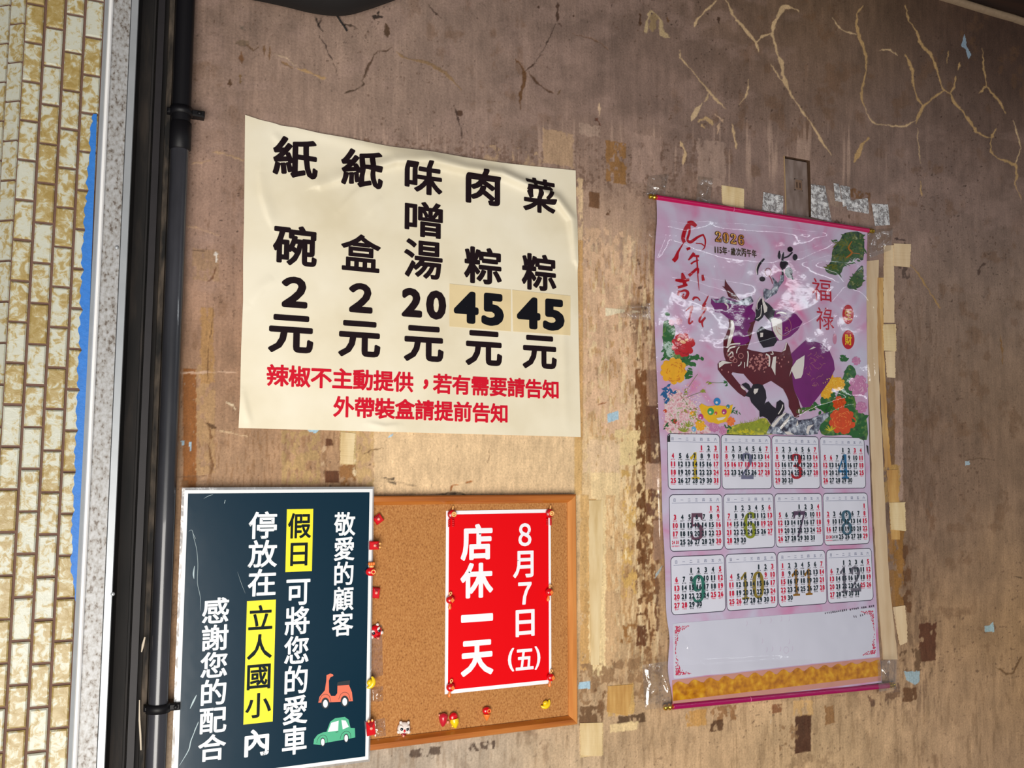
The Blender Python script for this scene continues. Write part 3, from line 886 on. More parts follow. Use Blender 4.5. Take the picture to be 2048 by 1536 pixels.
def tile_pillar():
    ya = YT
    xb = [un(p, 768, ya)[0] for p in (7, 49.5, 90.5, 132.5)]
    pitch = (xb[3]-xb[0])/3
    cols = [xb[0]+pitch*k for k in range(5)]
    dz = (un(100, 55, ya)[2]-un(47, 1280, ya)[2])/15
    zA = un(60, 86, ya)[2]; zB = un(100, 134, ya)[2]
    g = .0018
    mb = MB()
    vals = []
    rg = random.Random(11)

    def tile(P, shade):
        n0 = len(mb.f)
        mb.add(*P)
        vals.extend([shade]*(len(mb.f)-n0))
    for k in range(4):
        zz = zA if k % 2 == 0 else zB
        zz += rg.uniform(-.001, .001)-(.0035 if k > 1 else 0)
        x0, x1 = cols[k]+g, cols[k+1]-g
        n = int((zz-.6)/dz)+2
        for i in range(-8, n):
            za, zb = zz-(i+1)*dz+g+rg.uniform(-.0005, .0005), zz-i*dz-g
            if zb < .55: continue
            j = rg.uniform(-.0006, .0006)
            b, dpt = .0020, .0042
            y0, y1 = ya-dpt+j, ya+.002
            v = [(x0, y1, za), (x1, y1, za), (x1, y1, zb), (x0, y1, zb), (x0, y0+b, za), (x1, y0+b, za), (x1, y0+b, zb), (x0, y0+b, zb),
                 (x0+b, y0, za+b), (x1-b, y0, za+b), (x1-b, y0, zb-b), (x0+b, y0, zb-b)]
            f = []
            for a, c in ((0, 4), (4, 8)):
                for q in range(4): f.append((a+q, a+(q+1) % 4, c+(q+1) % 4, c+q))
            f.append((8, 9, 10, 11))
            tile((v, f), rg.random())
    # tiles of the chamfered face that runs back to the left of the corner
    xc = cols[0]
    ca, sa = math.cos(math.radians(38)), math.sin(math.radians(38))
    for k in range(5):
        for i in range(-8, 40):
            zz = (zA if k % 2 else zB)-i*dz
            if zz < .6: continue
            u0, u1 = k*pitch+g, (k+1)*pitch-g
            q = [(xc-u*ca, ya-.004+u*sa, z) for u, z in ((u1, zz-dz+g), (u0, zz-dz+g), (u0, zz-g), (u1, zz-g))]
            bq = [(x+.003*sa, y+.003*ca, z) for x, y, z in q]
            tile((q+bq, [(0, 1, 2, 3), (0, 4, 5, 1), (1, 5, 6, 2), (2, 6, 7, 3), (3, 7, 4, 0)]), rg.random()*.35+.65)
    me = bpy.data.meshes.new('tiles')
    me.from_pydata(mb.v, [], mb.f)
    at = me.attributes.new('tile_tone', 'FLOAT', 'FACE')
    at.data.foreach_set('value', np.array(vals, np.float32))
    bm = bmesh.new(); bm.from_mesh(me); bmesh.ops.recalc_face_normals(bm, faces=bm.faces); bm.to_mesh(me); bm.free()
    m, nt, p = nodes('mottled_tile')
    L = nt.links.new
    A = nt.nodes.new('ShaderNodeAttribute'); A.attribute_name = 'tile_tone'
    geo = nt.nodes.new('ShaderNodeNewGeometry')
    off = nt.nodes.new('ShaderNodeMath'); off.operation = 'MULTIPLY'; off.inputs[1].default_value = 37.0
    L(A.outputs['Fac'], off.inputs[0])
    vm = nt.nodes.new('ShaderNodeVectorMath'); vm.operation = 'ADD'
    L(geo.outputs['Position'], vm.inputs[0]); L(off.outputs[0], vm.inputs[1])
    n = nt.nodes.new('ShaderNodeTexNoise'); n.inputs['Scale'].default_value = 88; n.inputs['Detail'].default_value = 7; n.inputs['Roughness'].default_value = .66; n.inputs['Distortion'].default_value = .6
    L(vm.outputs[0], n.inputs['Vector'])
    th = nt.nodes.new('ShaderNodeMath'); th.operation = 'MULTIPLY_ADD'; th.inputs[1].default_value = -.17; th.inputs[2].default_value = .085
    L(A.outputs['Fac'], th.inputs[0])
    sm = nt.nodes.new('ShaderNodeMath'); sm.operation = 'ADD'
    L(n.outputs['Fac'], sm.inputs[0]); L(th.outputs[0], sm.inputs[1])
    r = nt.nodes.new('ShaderNodeValToRGB')
    e = r.color_ramp.elements
    e.new(.5); e.new(.5)
    for i, (pos, c) in enumerate(((.42, (198, 199, 184)), (.48, (193, 187, 158)), (.53, (176, 156, 106)), (.66, (160, 136, 78)))):
        e[i].position = pos; e[i].color = (*lin(c), 1)
    L(sm.outputs[0], r.inputs[0]); L(r.outputs[0], p.inputs['Base Color'])
    p.inputs['Roughness'].default_value = .32
    bp = nt.nodes.new('ShaderNodeBump'); bp.inputs['Strength'].default_value = .5; bp.inputs['Distance'].default_value = .0015
    L(n.outputs['Fac'], bp.inputs['Height']); L(bp.outputs[0], p.inputs['Normal'])
    core = MB()
    xr = un(173, 768, ya)[0]
    back = [(xr, ya), (xr, .10), (xc-.20*ca, .10+.2*sa), (xc-.20*ca, ya+.2*sa-.0), (xc, ya)]
    core.add([(x, y, .0) for x, y in back]+[(x, y, zt+.01) for x, y in back],
             [(i, (i+1) % 5, 5+(i+1) % 5, 5+i) for i in range(5)]+[(4, 3, 2, 1, 0), (5, 6, 7, 8, 9)])
    w = core.build('wall_left', mat('brown_grout', (112, 84, 72), .9, var=.3, vscale=120))
    props(w, kind='structure')
    link('tile_cladding', me, m, w)
    # blue masonry paint daubed along the edge next to the rail
    pm = MB()
    pts_l, pts_r = [], []
    rb = random.Random(8)
    for i in range(140):
        py = 228+1010*i/139
        q = abs(math.sin(i*.29))**.5+.4*math.sin(i*1.7+1)
        w_ = (5+9*min(1, (py-225)/260)+5*q)*(1 if py < 1130 else max(.05, (1240-py)/110))+rb.uniform(-1.0, 1.0)
        xr_ = 173-.0368*(py-768)
        a, b = un(xr_-max(w_, .8), py, ya-.0052), un(xr_+1, py, ya-.0052)
        pts_l.append(a); pts_r.append(b)
    V = pts_l+pts_r
    pm.add(V, [(i, i+1, 140+i+1, 140+i) for i in range(139)])
    pm.build('blue_paint_edge', mat('blue_paint', (44, 120, 206), .55, var=.25, vscale=130, grain=.6, gscale=300), w, 'ragged strip of blue paint')


tile_pillar()

# ------------------------------------------------------------------ shutter guide rail, channel and pipe
ZB, ZTOP = .55, zt+.012


def extrude(name, prof, m, parent, label=None, z0=ZB, z1=ZTOP, nz=1):
    n = len(prof)
    V, Fc = [], []
    for j in range(nz+1):
        z = z0+(z1-z0)*j/nz
        V += [(x, y, z) for x, y in prof]
    for j in range(nz):
        Fc += [(j*n+i, j*n+i+1, (j+1)*n+i+1, (j+1)*n+i) for i in range(n-1)]
    return link(name, mesh_from(V, Fc), m, parent, label)


YR = -.060
X = lambda p, y: un(p, 768, y)[0]
alu = ramp_mat('speckled_aluminium', [(.33, (104, 94, 86)), (.40, (150, 146, 142)), (.55, (172, 172, 172)), (.7, (184, 184, 186))], 240, .45, 9, (1, 1, .7), .12, metal=.1)
alub = mat('ridge_highlight_white', (252, 252, 252), .3, 0, coat=.6)  # near-white colour paints in the highlight along the rail's ridge
alug = mat('grey_aluminium', (176, 180, 184), .4, .35, var=.15, vscale=40)
blk = ramp_mat('sooty_channel', [(.3, (9, 8, 9)), (.55, (26, 22, 21)), (.75, (52, 44, 38))], 26, .8, 6, (2.5, 1, .35))
rail = thing('shutter_guide_rail', (X(208, YR), YR, ZB), 'tall speckled aluminium shutter guide rail between tiled pillar and black pipe', 'rail')
extrude('flange', [(X(172.5, YT), YT+.01), (X(172.5, YT-.006), YT-.006), (X(180, YR+.001), YR+.001)], alug, rail)
extrude('bright_lip', [(X(180, YR+.001), YR+.001), (X(182, YR-.005), YR-.005), (X(187, YR-.007), YR-.007), (X(190, YR-.005), YR-.005), (X(191.5, YR), YR)], alub, rail, 'ridge with its white highlight painted in')
extrude('face_plate', [(X(191.5, YR), YR), (X(227, YR), YR), (X(227.5, YR+.004), YR+.004)], alu, rail)
extrude('inner_lip', [(X(227.5, YR+.004), YR+.004), (X(229, YR-.001), YR-.001), (X(242.5, YR-.001), YR-.001), (X(244, YR+.002), YR+.002), (X(244, YR+.002)+.001, -.004)], alug, rail)
chn = extrude('dark_channel', [(X(243, -.03), -.030), (X(252, -.012), -.012), (X(276, -.012), -.012), (X(277, -.022), -.022), (X(281, -.022), -.022), (X(282, -.008), -.008), (X(322.5, -.006), -.006)], blk, rail, 'sooty black channel')
extrude('seal_strip', [(X(284, -.01), -.010), (X(285, -.024), -.024), (X(299, -.024), -.024), (X(300, -.01), -.010)], mat('rubber_seal', (32, 28, 31), .6, var=.4, vscale=60), rail)
extrude('edge_strip', [(X(307, -.006), -.006), (X(309, -.012), -.012), (X(319, -.012), -.012), (X(321, -.006), -.006)], ramp_mat('grimy_strip', [(.38, (16, 14, 13)), (.52, (58, 50, 42)), (.7, (92, 80, 68))], 40, .85, 6, (2, 1, .5)), rail)
for py in (833, 1050):
    c = un(236-.0368*(py-768), 495 if py == 833 else 1188, YR-.001)
    k = MB(); k.ell(c, (.0028, .002, .0028), 10, 6); k.build('rivet', alug, rail)
pass
mb = MB()
pa = [un(p, q, -.023) for p, q in ((290, 1274), (286, 1290), (283, 1304))]
mb.tube(pa, [.0012, .002, .0008], 6)
mb.build('loose_sealant', mat('sealant', (206, 192, 172), .7), rail, 'pale flake of loose sealant')
mb = MB()
pa = [un(p, q, -.023) for p, q in ((279, 1400), (279, 1440), (281, 1470), (282, 1500))]
mb.tube(pa, [.0008, .0014, .0016, .0012], 6)
mb.build('loose_sealant', bpy.data.materials['sealant'], rail, 'pale flake of loose sealant')

YP = -.022
RP = .0135
pipe = thing('drain_pipe', (X(341.5, YP), YP, ZB), 'black plastic vertical pipe beside the sooty channel, left of the cream menu poster', 'pipe')
xp = X(341.5, YP)
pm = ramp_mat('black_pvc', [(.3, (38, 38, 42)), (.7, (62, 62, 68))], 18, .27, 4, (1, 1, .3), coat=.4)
pm2 = mat('black_pvc_dark', (15, 14, 18), .5, spec=.3)  # darker copy of the pipe plastic, painting in the upper length's shade
z1, z0_ = un(352, 243, YP)[2], un(352, 300, YP)[2]
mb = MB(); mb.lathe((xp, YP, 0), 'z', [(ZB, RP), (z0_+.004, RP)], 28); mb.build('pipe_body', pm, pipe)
mb = MB(); mb.lathe((xp, YP, 0), 'z', [(z0_+.004, RP), (ZTOP, RP)], 28); mb.build('upper_pipe', pm2, pipe, 'upper length with shade painted in')
mb = MB(); mb.lathe((xp, YP, 0), 'z', [(z0_, RP), (z0_+.002, RP+.0022), (z1-.002, RP+.0022), (z1, RP)], 28); mb.build('coupling', pm2, pipe)


def clamp(py, w):
    z = un(352, py, YP)[2]
    m_ = MB()
    m_.lathe((xp, YP, z), 'z', [(-.006, RP), (-.006, RP+.003), (.006, RP+.003), (.006, RP)], 28)
    m_.bevbox(xp+RP, xp+RP+w, YP-.006, YP+.010, z-.005, z+.005, .002)
    m_.bevbox(xp-RP-w*.35, xp-RP+.002, YP-.003, YP+.010, z-.004, z+.004, .002)
    c = m_.build('clamp', pm2, pipe)
    k = MB(); k.ell((xp+RP+w*.6, YP-.007, z), (.003, .002, .003), 10, 6); k.build('clamp_screw', pm2, c)


clamp(222, .020)
clamp(1412, .016)

# dark bundle poking in at the top edge
bz = un(660, 10, -.10)
bun = thing('black_bundle', bz, 'black sagging bundle poking in at the top edge above the cream menu poster', 'bundle')
mb = MB()
vs, fs = [], []
low = [(462, -22), (490, -4), (530, 5), (575, 15), (620, 26), (665, 32), (700, 30), (735, 20), (770, 8), (800, -4), (830, -22)]
for i, (px, py) in enumerate(catmull(low, 4, False)):
    p = un(px, py, -.03)
    vs += [(p[0], -.03, p[2]), (p[0], -.055, p[2]-.001), (p[0], -.085, p[2]+.012), (p[0], -.10, p[2]+.045), (p[0], -.08, p[2]+.10), (p[0], -.005, p[2]+.12), (p[0], -.005, p[2]+.02)]
n = len(vs)//7
for i in range(n-1):
    for k in range(7):
        fs.append((i*7+k, i*7+(k+1) % 7, i*7+7+(k+1) % 7, i*7+7+k))
fs.append(tuple(range(7))); fs.append(tuple(range((n-1)*7, n*7))[::-1])
mb.add(vs, fs, True)
mb.build('cover', mat('black_cloth', (20, 17, 18), .8, var=.3, vscale=40), bun)
mb = MB()
mb.tube([un(p, q, -.006) for p, q in ((672, 28), (682, 44), (688, 52), (694, 62))], .0016, 6)
mb.build('loose_wire', mat('wire', (26, 22, 20), .6), bun)

# ------------------------------------------------------------------ cream menu poster with curled top edge
INK = mat('black_ink', (28, 14, 20), .7, spec=.15)
INK2 = mat('bluish_black_ink', (14, 14, 22), .7, spec=.15)
REDINK = mat('red_ink', (214, 14, 44), .6, spec=.2)
wpt = lambda px, py, y=-.003: np.array([un(px, py, y)[0], un(px, py, y)[2]])


class Relief:
    """height of a wrinkled sheet as a function of wall position"""
    def __init__(s):
        s.r = []

    def ridge(s, px, amp, up, down, y=-.003):
        s.r.append(([wpt(a, b, y) for a, b in px], amp, up, down))

    def __call__(s, x, z):
        x = np.atleast_1d(np.asarray(x, float)); z = np.atleast_1d(np.asarray(z, float))
        h = .0011*fbm(x*11+3, z*9, 7, 2)+.0004*fbm(x*40, z*34, 9, 2)
        for P, amp, up, down in s.r:
            P = np.array(P)
            best = np.full(x.shape, 1e9); sd = np.zeros(x.shape); tt = np.zeros(x.shape)
            n = len(P)-1
            for i in range(n):
                a, d = P[i], P[i+1]-P[i]
                t = np.clip(((x-a[0])*d[0]+(z-a[1])*d[1])/(d@d), 0, 1)
                ex, ez = x-a[0]-t*d[0], z-a[1]-t*d[1]
                q = np.hypot(ex, ez)
                w = q < best
                best = np.where(w, q, best); tt = np.where(w, (i+t)/n, tt)
                sd = np.where(w, np.sign(d[0]*ez-d[1]*ex), sd)
            s_ = np.where(sd > 0, up, down)
            h = h+amp*np.exp(-(best/s_)**2)*np.sqrt(np.clip(np.sin(np.pi*np.clip(tt, .03, .97)), 0, 1))
        return h if h.size > 1 else float(h[0])


cr = Relief()
cr.ridge([(640, 372), (720, 345), (790, 326), (860, 326), (930, 342), (1000, 352), (1060, 378), (1110, 402), (1140, 440), (1150, 520)], .0135, .0145, .0055)
cr.ridge([(560, 250), (640, 268), (760, 300), (900, 316), (1040, 330)], .003, .010, .012)
cr.ridge([(520, 340), (524, 390), (536, 430), (546, 455)], .0026, .012, .004)
cr.ridge([(545, 265), (560, 285), (580, 340)], .0018, .008, .006)
cr.ridge([(676, 425), (706, 392), (730, 370)], .0022, .006, .008)
cr.ridge([(735, 430), (765, 392)], .0014, .007, .005)
cr.ridge([(484, 780), (492, 820), (500, 848)], .002, .005, .008)
cr.ridge([(500, 610), (525, 575), (550, 555)], .0018, .010, .006)
cr.ridge([(735, 846), (770, 853), (800, 850)], .002, .004, .006)
cr.ridge([(1125, 600), (1128, 700), (1132, 850)], .0012, .008, .008)

YC = -.0022
c00, c10, c11, c01 = (wpt(*p, YC) for p in ((477, 856), (1161, 874), (1151, 341), (490, 230)))
poster = thing('menu_poster', un(818, 560, -.002), 'large cream paper menu poster with five columns of black price lettering', 'poster')
NXP, NZP = 300, 250
edge_top = [(490, 230), (520, 240), (545, 246), (562, 252), (590, 256), (640, 268), (700, 278), (780, 294), (860, 304), (930, 316), (1000, 326), (1070, 333), (1151, 341)]
ET = np.array([wpt(a, b, YC) for a, b in edge_top])
edge_l = [(477, 856), (480, 790), (482, 700), (486, 600), (486, 520), (488, 440), (489, 330), (490, 230)]
EL = np.array([wpt(a, b, YC) for a, b in edge_l])
V = []
for j in range(NZP+1):
    for i in range(NXP+1):
        u, v = i/NXP, j/NZP
        b = c00*(1-u)+c10*u
        xt = c01[0]*(1-u)+c11[0]*u
        t = np.array([xt, np.interp(xt, ET[:, 0], ET[:, 1])])
        p = b*(1-v)+t*v
        zl = c00[1]*(1-v)+c01[1]*v
        p = p+np.array([(np.interp(zl, EL[:, 1], EL[:, 0])-(c00[0]*(1-v)+c01[0]*v))*(1-u)**6, 0])
        V.append(p)
V = np.array(V)
H = cr(V[:, 0], V[:, 1])
me = mesh_from(np.stack([V[:, 0], YC-H, V[:, 1]], 1),
               [(j*(NXP+1)+i, j*(NXP+1)+i+1, (j+1)*(NXP+1)+i+1, (j+1)*(NXP+1)+i) for j in range(NZP) for i in range(NXP)], True)
pmat = ramp_mat('cream_paper', [(.3, (228, 216, 186)), (.5, (240, 230, 204)), (.7, (246, 238, 216))], 7, .55, 5)
link('sheet', me, pmat, poster)
pr = Print(YC, cr, .0008)
for ch, *b in (('紙', 546, 271, 636, 362), ('碗', 546, 448, 634, 536), ('２', 563, 552, 615, 618), ('元', 537, 628, 627, 709),
               ('紙', 682, 296, 766, 381), ('盒', 682, 466, 761, 547), ('２', 697.5, 565, 745, 628), ('元', 677, 640, 761, 717),
               ('味', 809, 320, 884.5, 394), ('噌', 809, 400, 885.5, 479), ('湯', 808, 477, 885, 561), ('2', 803, 575, 844, 636), ('0', 851.6, 580, 892, 641), ('元', 808, 650, 887, 726),
               ('肉', 931, 338, 1000, 414), ('粽', 928, 492, 1003, 572), ('元', 931, 660, 1004, 734),
               ('菜', 1046, 354, 1110, 430), ('粽', 1043, 505.6, 1112, 584.7), ('元', 1045, 669.6, 1113, 740)):
    pr.box(ch, *b, off=.05 if ch in '２20' else .022 if ch in '噌湯盒' else .034 if ch in '元肉' else .028)
pr.build('black_lettering', INK, poster, 'black price lettering', .0035)
pr = Print(YC, cr, .0008)
for txt, a, b in (('辣椒不主動提供，若有需要請告知', (532.5, 750), (1118.5, 780)), ('外帶裝盒請提前告知', (666, 813), (1016.5, 827.5))):
    A, B = wpt(*a, YC), wpt(*b, YC)
    w = (B[0]-A[0])/len(txt)
    for i, ch in enumerate(txt):
        t = (i+.5)/len(txt)
        if ch == '，':
            c = wpt(851, 769, YC); pr.fit(ch, c[0], c[1], w*.26, w*.5, .036)
        else:
            pr.em(ch, A[0]+(B[0]-A[0])*t, A[1]+(B[1]-A[1])*t, w*1.02, w*1.02, .028)
pr.build('red_lettering', REDINK, poster, 'two red lines of lettering', .007)
stk = mat('beige_sticker', (236, 214, 166), .5, var=.12, vscale=30)
for q, d4, d5 in ((((898.5, 568), (1021, 580), (1021, 663), (898.5, 653)), (907, 581, 956.5, 649), (962, 585.5, 1007, 654)),
                  (((1024, 580), (1140, 592), (1140, 671), (1025.6, 663)), (1033, 592.5, 1080, 660), (1085, 597, 1127.7, 663.6))):
    s = Print(YC, cr, .0010); s.poly(q)
    so = s.build('price_sticker', stk, poster, 'beige sticker with the price 45', .007)
    s = Print(YC, cr, .0015); s.box('4', *d4, off=.05); s.box('5', *d5, off=.05)
    s.build('price_number', INK2, so, None, .007)

# ------------------------------------------------------------------ cork board
YB, YK = -.018, -.009
board = thing('cork_board', un(950, 1245, -.009), 'cork pin board in a varnished wooden frame, hung right of the dark teal sign', 'board')
bx0, bx1 = un(560, 1250, YB)[0], un(1155, 1250, YB)[0]
bz1, bz0 = un(1000, 990, YB)[2], un(1000, 1469, YB)[2]
fw = .0145
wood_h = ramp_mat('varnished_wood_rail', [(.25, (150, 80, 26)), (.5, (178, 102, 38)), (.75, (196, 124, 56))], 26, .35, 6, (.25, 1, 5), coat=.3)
wood_v = ramp_mat('varnished_wood_stile', [(.25, (186, 112, 50)), (.5, (208, 136, 68)), (.75, (222, 154, 86))], 26, .35, 6, (5, 1, .25), coat=.3)  # lighter copy of the frame wood, with the lit look of the stile painted in
fp = [(0.0, .0), (0.0, YB+.002), (.002, YB), (fw*.62, YB+.0005), (fw, YK-.002), (fw, -.001)]   # inset, depth


def frame_side(ax, m):
    n = len(fp)
    V = []
    for e in (0, 1):
        for d, y in fp:
            if ax == 'top': p = (bx0+d if e == 0 else bx1-d, y, bz1-d)
            if ax == 'bottom': p = (bx0+d if e == 0 else bx1-d, y, bz0+d)
            if ax == 'left': p = (bx0+d, y, bz0+d if e == 0 else bz1-d)
            if ax == 'right': p = (bx1-d, y, bz0+d if e == 0 else bz1-d)
            V.append(p)
    mb = MB()
    mb.add(V, [(i, (i+1) % n, n+(i+1) % n, n+i) for i in range(n)]+[tuple(range(n)), tuple(range(2*n-1, n-1, -1))])
    mb.build('frame_'+('rail' if ax in ('top', 'bottom') else 'stile'), m, board)


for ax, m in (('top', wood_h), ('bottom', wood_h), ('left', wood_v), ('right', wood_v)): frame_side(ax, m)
cork = ramp_mat('cork', [(.28, (134, 84, 40)), (.42, (170, 112, 58)), (.58, (184, 127, 70)), (.75, (198, 145, 90))], 420, .9, 8, (1, 1, .7), .35)
mb = MB(); mb.box(bx0+fw*.9, bx1-fw*.9, YK, -.001, bz0+fw*.9, bz1-fw*.9); mb.build('cork_panel', cork, board)

# ------------------------------------------------------------------ red closing notice
YN = YK-.0012
notice = thing('closing_notice', un(997, 1195, YN), 'bright red paper notice with a white border pinned to the cork board', 'notice')
WHITEP = mat('white_paper', (244, 244, 250), .55)
nx0, nx1 = (un(891, 1190, YN)[0]), (un(1102, 1190, YN)[0])
nz1, nz0 = un(997, 1020, YN)[2], un(997, 1377.5, YN)[2]
mb = MB()
mb.box(nx0, nx1, YN, YN+.0006, nz0, nz1)
mb.build('paper', WHITEP, notice)
s = Print(YN, None, .0003); s.rect(nx0+.0052, nx1-.0046, nz0+.0062, nz1-.0062)
s.build('red_panel', mat('red_print', (228, 0, 12), .5, spec=.15), notice, 'bright red printed panel')
s = Print(YN, None, .0006)
for ch, *b in (('店', 921.5, 1047, 985, 1121), ('休', 921, 1124, 986, 1197), ('一', 922, 1226.5, 986, 1245), ('天', 922, 1278, 986.5, 1353),
               ('８', 1036.5, 1046, 1062.5, 1092.5), ('月', 1026, 1101, 1067, 1156), ('７', 1036, 1163.5, 1063, 1209.5), ('日', 1031, 1218, 1069, 1274),
               ('(', 1015.5, 1295.5, 1028, 1343.5), ('五', 1031, 1296.5, 1067, 1341), (')', 1069, 1291.5, 1080.5, 1339.5)):
    s.box(ch, *b, off=.034 if ch in '店休天' else .024)
s.build('white_lettering', WHITEP, notice, 'white lettering')

# ------------------------------------------------------------------ dark teal parking sign
YS = -.0212
sign = thing('parking_sign', un(545, 1250, YS), 'dark teal laminated sign with white and yellow lettering, overlapping the cork board', 'sign')
sx0, sx1 = un(358.5, 1258, YS)[0], un(741, 1258, YS)[0]
sz1, sz0 = un(556, 979, YS)[2], un(736, 1519, YS)[2]
mb = MB(); mb.box(sx0, sx1, YS, YS+.0022, sz0, sz1)
mb.build('backing_board', mat('white_board', (236, 238, 240), .4, coat=.4), sign, 'white board showing as a border')
# clear laminate lip round the board
mb = MB()
e = .0035
for a, b, c, d in ((sx0-e, sx0, sz0-e, sz1+e), (sx1, sx1+e*.7, sz0-e, sz1+e), (sx0, sx1, sz1, sz1+e), (sx0, sx1, sz0-e, sz0)):
    mb.box(a, b, YS+.0006, YS+.0012, c, d)
mb.build('laminate_lip', film_mat('laminate_lip', .22, .2, (.93, .94, .95), 40, .4, .15), sign, 'clear plastic laminate edge')
teal, tnt, tp = nodes('teal_gloss')
tp.inputs['Base Color'].default_value = (*lin((3, 40, 58)), 1)
tp.inputs['Roughness'].default_value = .32
tp.inputs['Specular IOR Level'].default_value = .12
tp.inputs['Coat Weight'].default_value = .55
tp.inputs['Coat Roughness'].default_value = .17
g_ = tnt.nodes.new('ShaderNodeNewGeometry'); n_ = tnt.nodes.new('ShaderNodeTexNoise'); n_.inputs['Scale'].default_value = 26; n_.inputs['Detail'].default_value = 8
b_ = tnt.nodes.new('ShaderNodeBump'); b_.inputs['Strength'].default_value = .12; b_.inputs['Distance'].default_value = .002
tnt.links.new(g_.outputs['Position'], n_.inputs['Vector']); tnt.links.new(n_.outputs['Fac'], b_.inputs['Height']); tnt.links.new(b_.outputs[0], tp.inputs['Coat Normal'])
s = Print(YS, None, .0003)
bw = .0052
s.rect(sx0+bw, sx1-bw, sz0+bw, sz1-bw)
s.build('teal_panel', teal, sign, 'dark teal printed panel')
YEL = mat('yellow_print', (250, 232, 12), .45, coat=.4)
WHT = mat('white_print', (240, 244, 248), .45, coat=.4)
DTX = mat('dark_teal_print', (8, 26, 32), .6, spec=.15)
for q in (((573.8, 1018), (627, 1018), (623, 1142.6), (570.5, 1143.6)), ((494, 1201), (552, 1200), (545, 1443), (486.5, 1449))):
    P = [wpt(*p, YS) for p in q]
    s = Print(YS, None, .0005)
    s.rect((P[0][0]+P[3][0])/2, (P[1][0]+P[2][0])/2, (P[2][1]+P[3][1])/2, (P[0][1]+P[1][1])/2)
    s.build('yellow_highlight', YEL, sign, 'yellow highlight patch')
s = Print(YS, None, .0008)
for ch, *b in (('假', 576, 1026, 622, 1077), ('日', 580.6, 1085, 615, 1132), ('立', 497, 1209, 545, 1260), ('人', 494.5, 1267, 544, 1319), ('國', 494, 1327, 541, 1380), ('小', 491, 1384, 542, 1437)):
    s.box(ch, *b, off=.018)
s.build('dark_lettering', DTX, sign, 'dark lettering on the yellow patches')


def col_text(s, txt, cx0, y0, cx1, y1, emw, off):
    """evenly pitched vertical text between two ink ends"""
    n = len(txt)
    A, B = wpt(cx0, y0, YS), wpt(cx1, y1, YS)
    h = (A[1]-B[1])/n
    for i, ch in enumerate(txt):
        t = (i+.5)/n
        s.em(ch, A[0]+(B[0]-A[0])*t, A[1]-h*(i+.5), emw, h*1.0, off)


s = Print(YS, None, .0006)
kx = lambda w: un(600+w, 1250, YS)[0]-un(600, 1250, YS)[0]
col_text(s, '敬愛的顧客', 690, 1023, 684.5, 1273, kx(45), .02)
col_text(s, '可將您的愛車', 597, 1153, 588, 1510, kx(51), .019)
col_text(s, '停放在', 526.5, 1022, 524, 1193.5, kx(57), .019)
col_text(s, '感謝您的配合', 432, 1194, 423, 1523, kx(52), .019)
s.box('內', 489, 1456, 538, 1514, off=.03)
s.build('white_lettering', WHT, sign, 'white lettering in four columns')
k = lambda *p: Z(340, 1236, 5.12, p)
BLK = mat('tyre_print', (10, 24, 34), .5)
ORG = mat('orange_print', (232, 112, 82), .45, coat=.3)
GRN = mat('green_print', (72, 176, 134), .45, coat=.3)
s = Print(YS, None, .0005)
s.poly(k((1602, 585), (1640, 568), (1668, 576), (1672, 592), (1640, 608), (1626, 640), (1628, 760), (1650, 798), (1690, 798), (1712, 770), (1714, 692), (1832, 685), (1862, 760), (1872, 850), (1800, 856), (1640, 862), (1518, 866), (1530, 806), (1585, 740), (1600, 640)))
sc_ = s.build('scooter_picture', ORG, sign, 'small orange printed scooter')
s = Print(YS, None, .0007)
s.poly(k((1708, 688), (1716, 655), (1842, 635), (1838, 684)))
s.build('seat_print', BLK, sc_, 'dark seat')
for cx, cy in ((1590, 872), (1788, 852)):
    s = Print(YS, None, .0007)
    c = k((cx, cy))[0]; s.dpx(c[0], c[1], 8.2, 11.2)
    s.stroke(k((cx-62, cy-20), (cx-40, cy-72), (cx, cy-92), (cx+40, cy-72), (cx+58, cy-10)), .7)
    s.build('tyre_print', BLK, sc_, 'dark tyre')
    s = Print(YS, None, .0010)
    s.dpx(c[0], c[1]+.8, 4.8, 7.8)
    s.build('hub_print', WHT, sc_, 'white wheel hub')
s = Print(YS, None, .0005)
s.poly(k((1468, 1292), (1475, 1240), (1510, 1195), (1565, 1170), (1602, 1165), (1640, 1062), (1690, 1025), (1790, 1012), (1828, 1040), (1848, 1126), (1892, 1128), (1896, 1222), (1830, 1236), (1600, 1276), (1540, 1300)))
cr_ = s.build('car_picture', GRN, sign, 'small green printed car')
s = Print(YS, None, .0007)
s.poly(k((1614, 1166), (1650, 1072), (1726, 1050), (1720, 1152))); s.poly(k((1754, 1044), (1798, 1050), (1830, 1112), (1768, 1140)))
for cx, cy in ((1563, 1270), (1803, 1230)):
    c = k((cx, cy))[0]; s.dpx(c[0], c[1], 3.6, 7)
s.build('white_windows', WHT, cr_, 'white windows and hubs')
s = Print(YS, None, .0006)
for cx, cy in ((1563, 1270), (1803, 1230)):
    c = k((cx, cy))[0]; s.dpx(c[0], c[1], 5, 9)
    s.stroke(k((cx-62, cy+10), (cx-44, cy-44), (cx, cy-72), (cx+40, cy-52), (cx+48, cy+4)), .7)
s.stroke(k((1695, 1168), (1722, 1164)), .8)
s.build('tyre_outline', BLK, cr_, 'dark tyres')
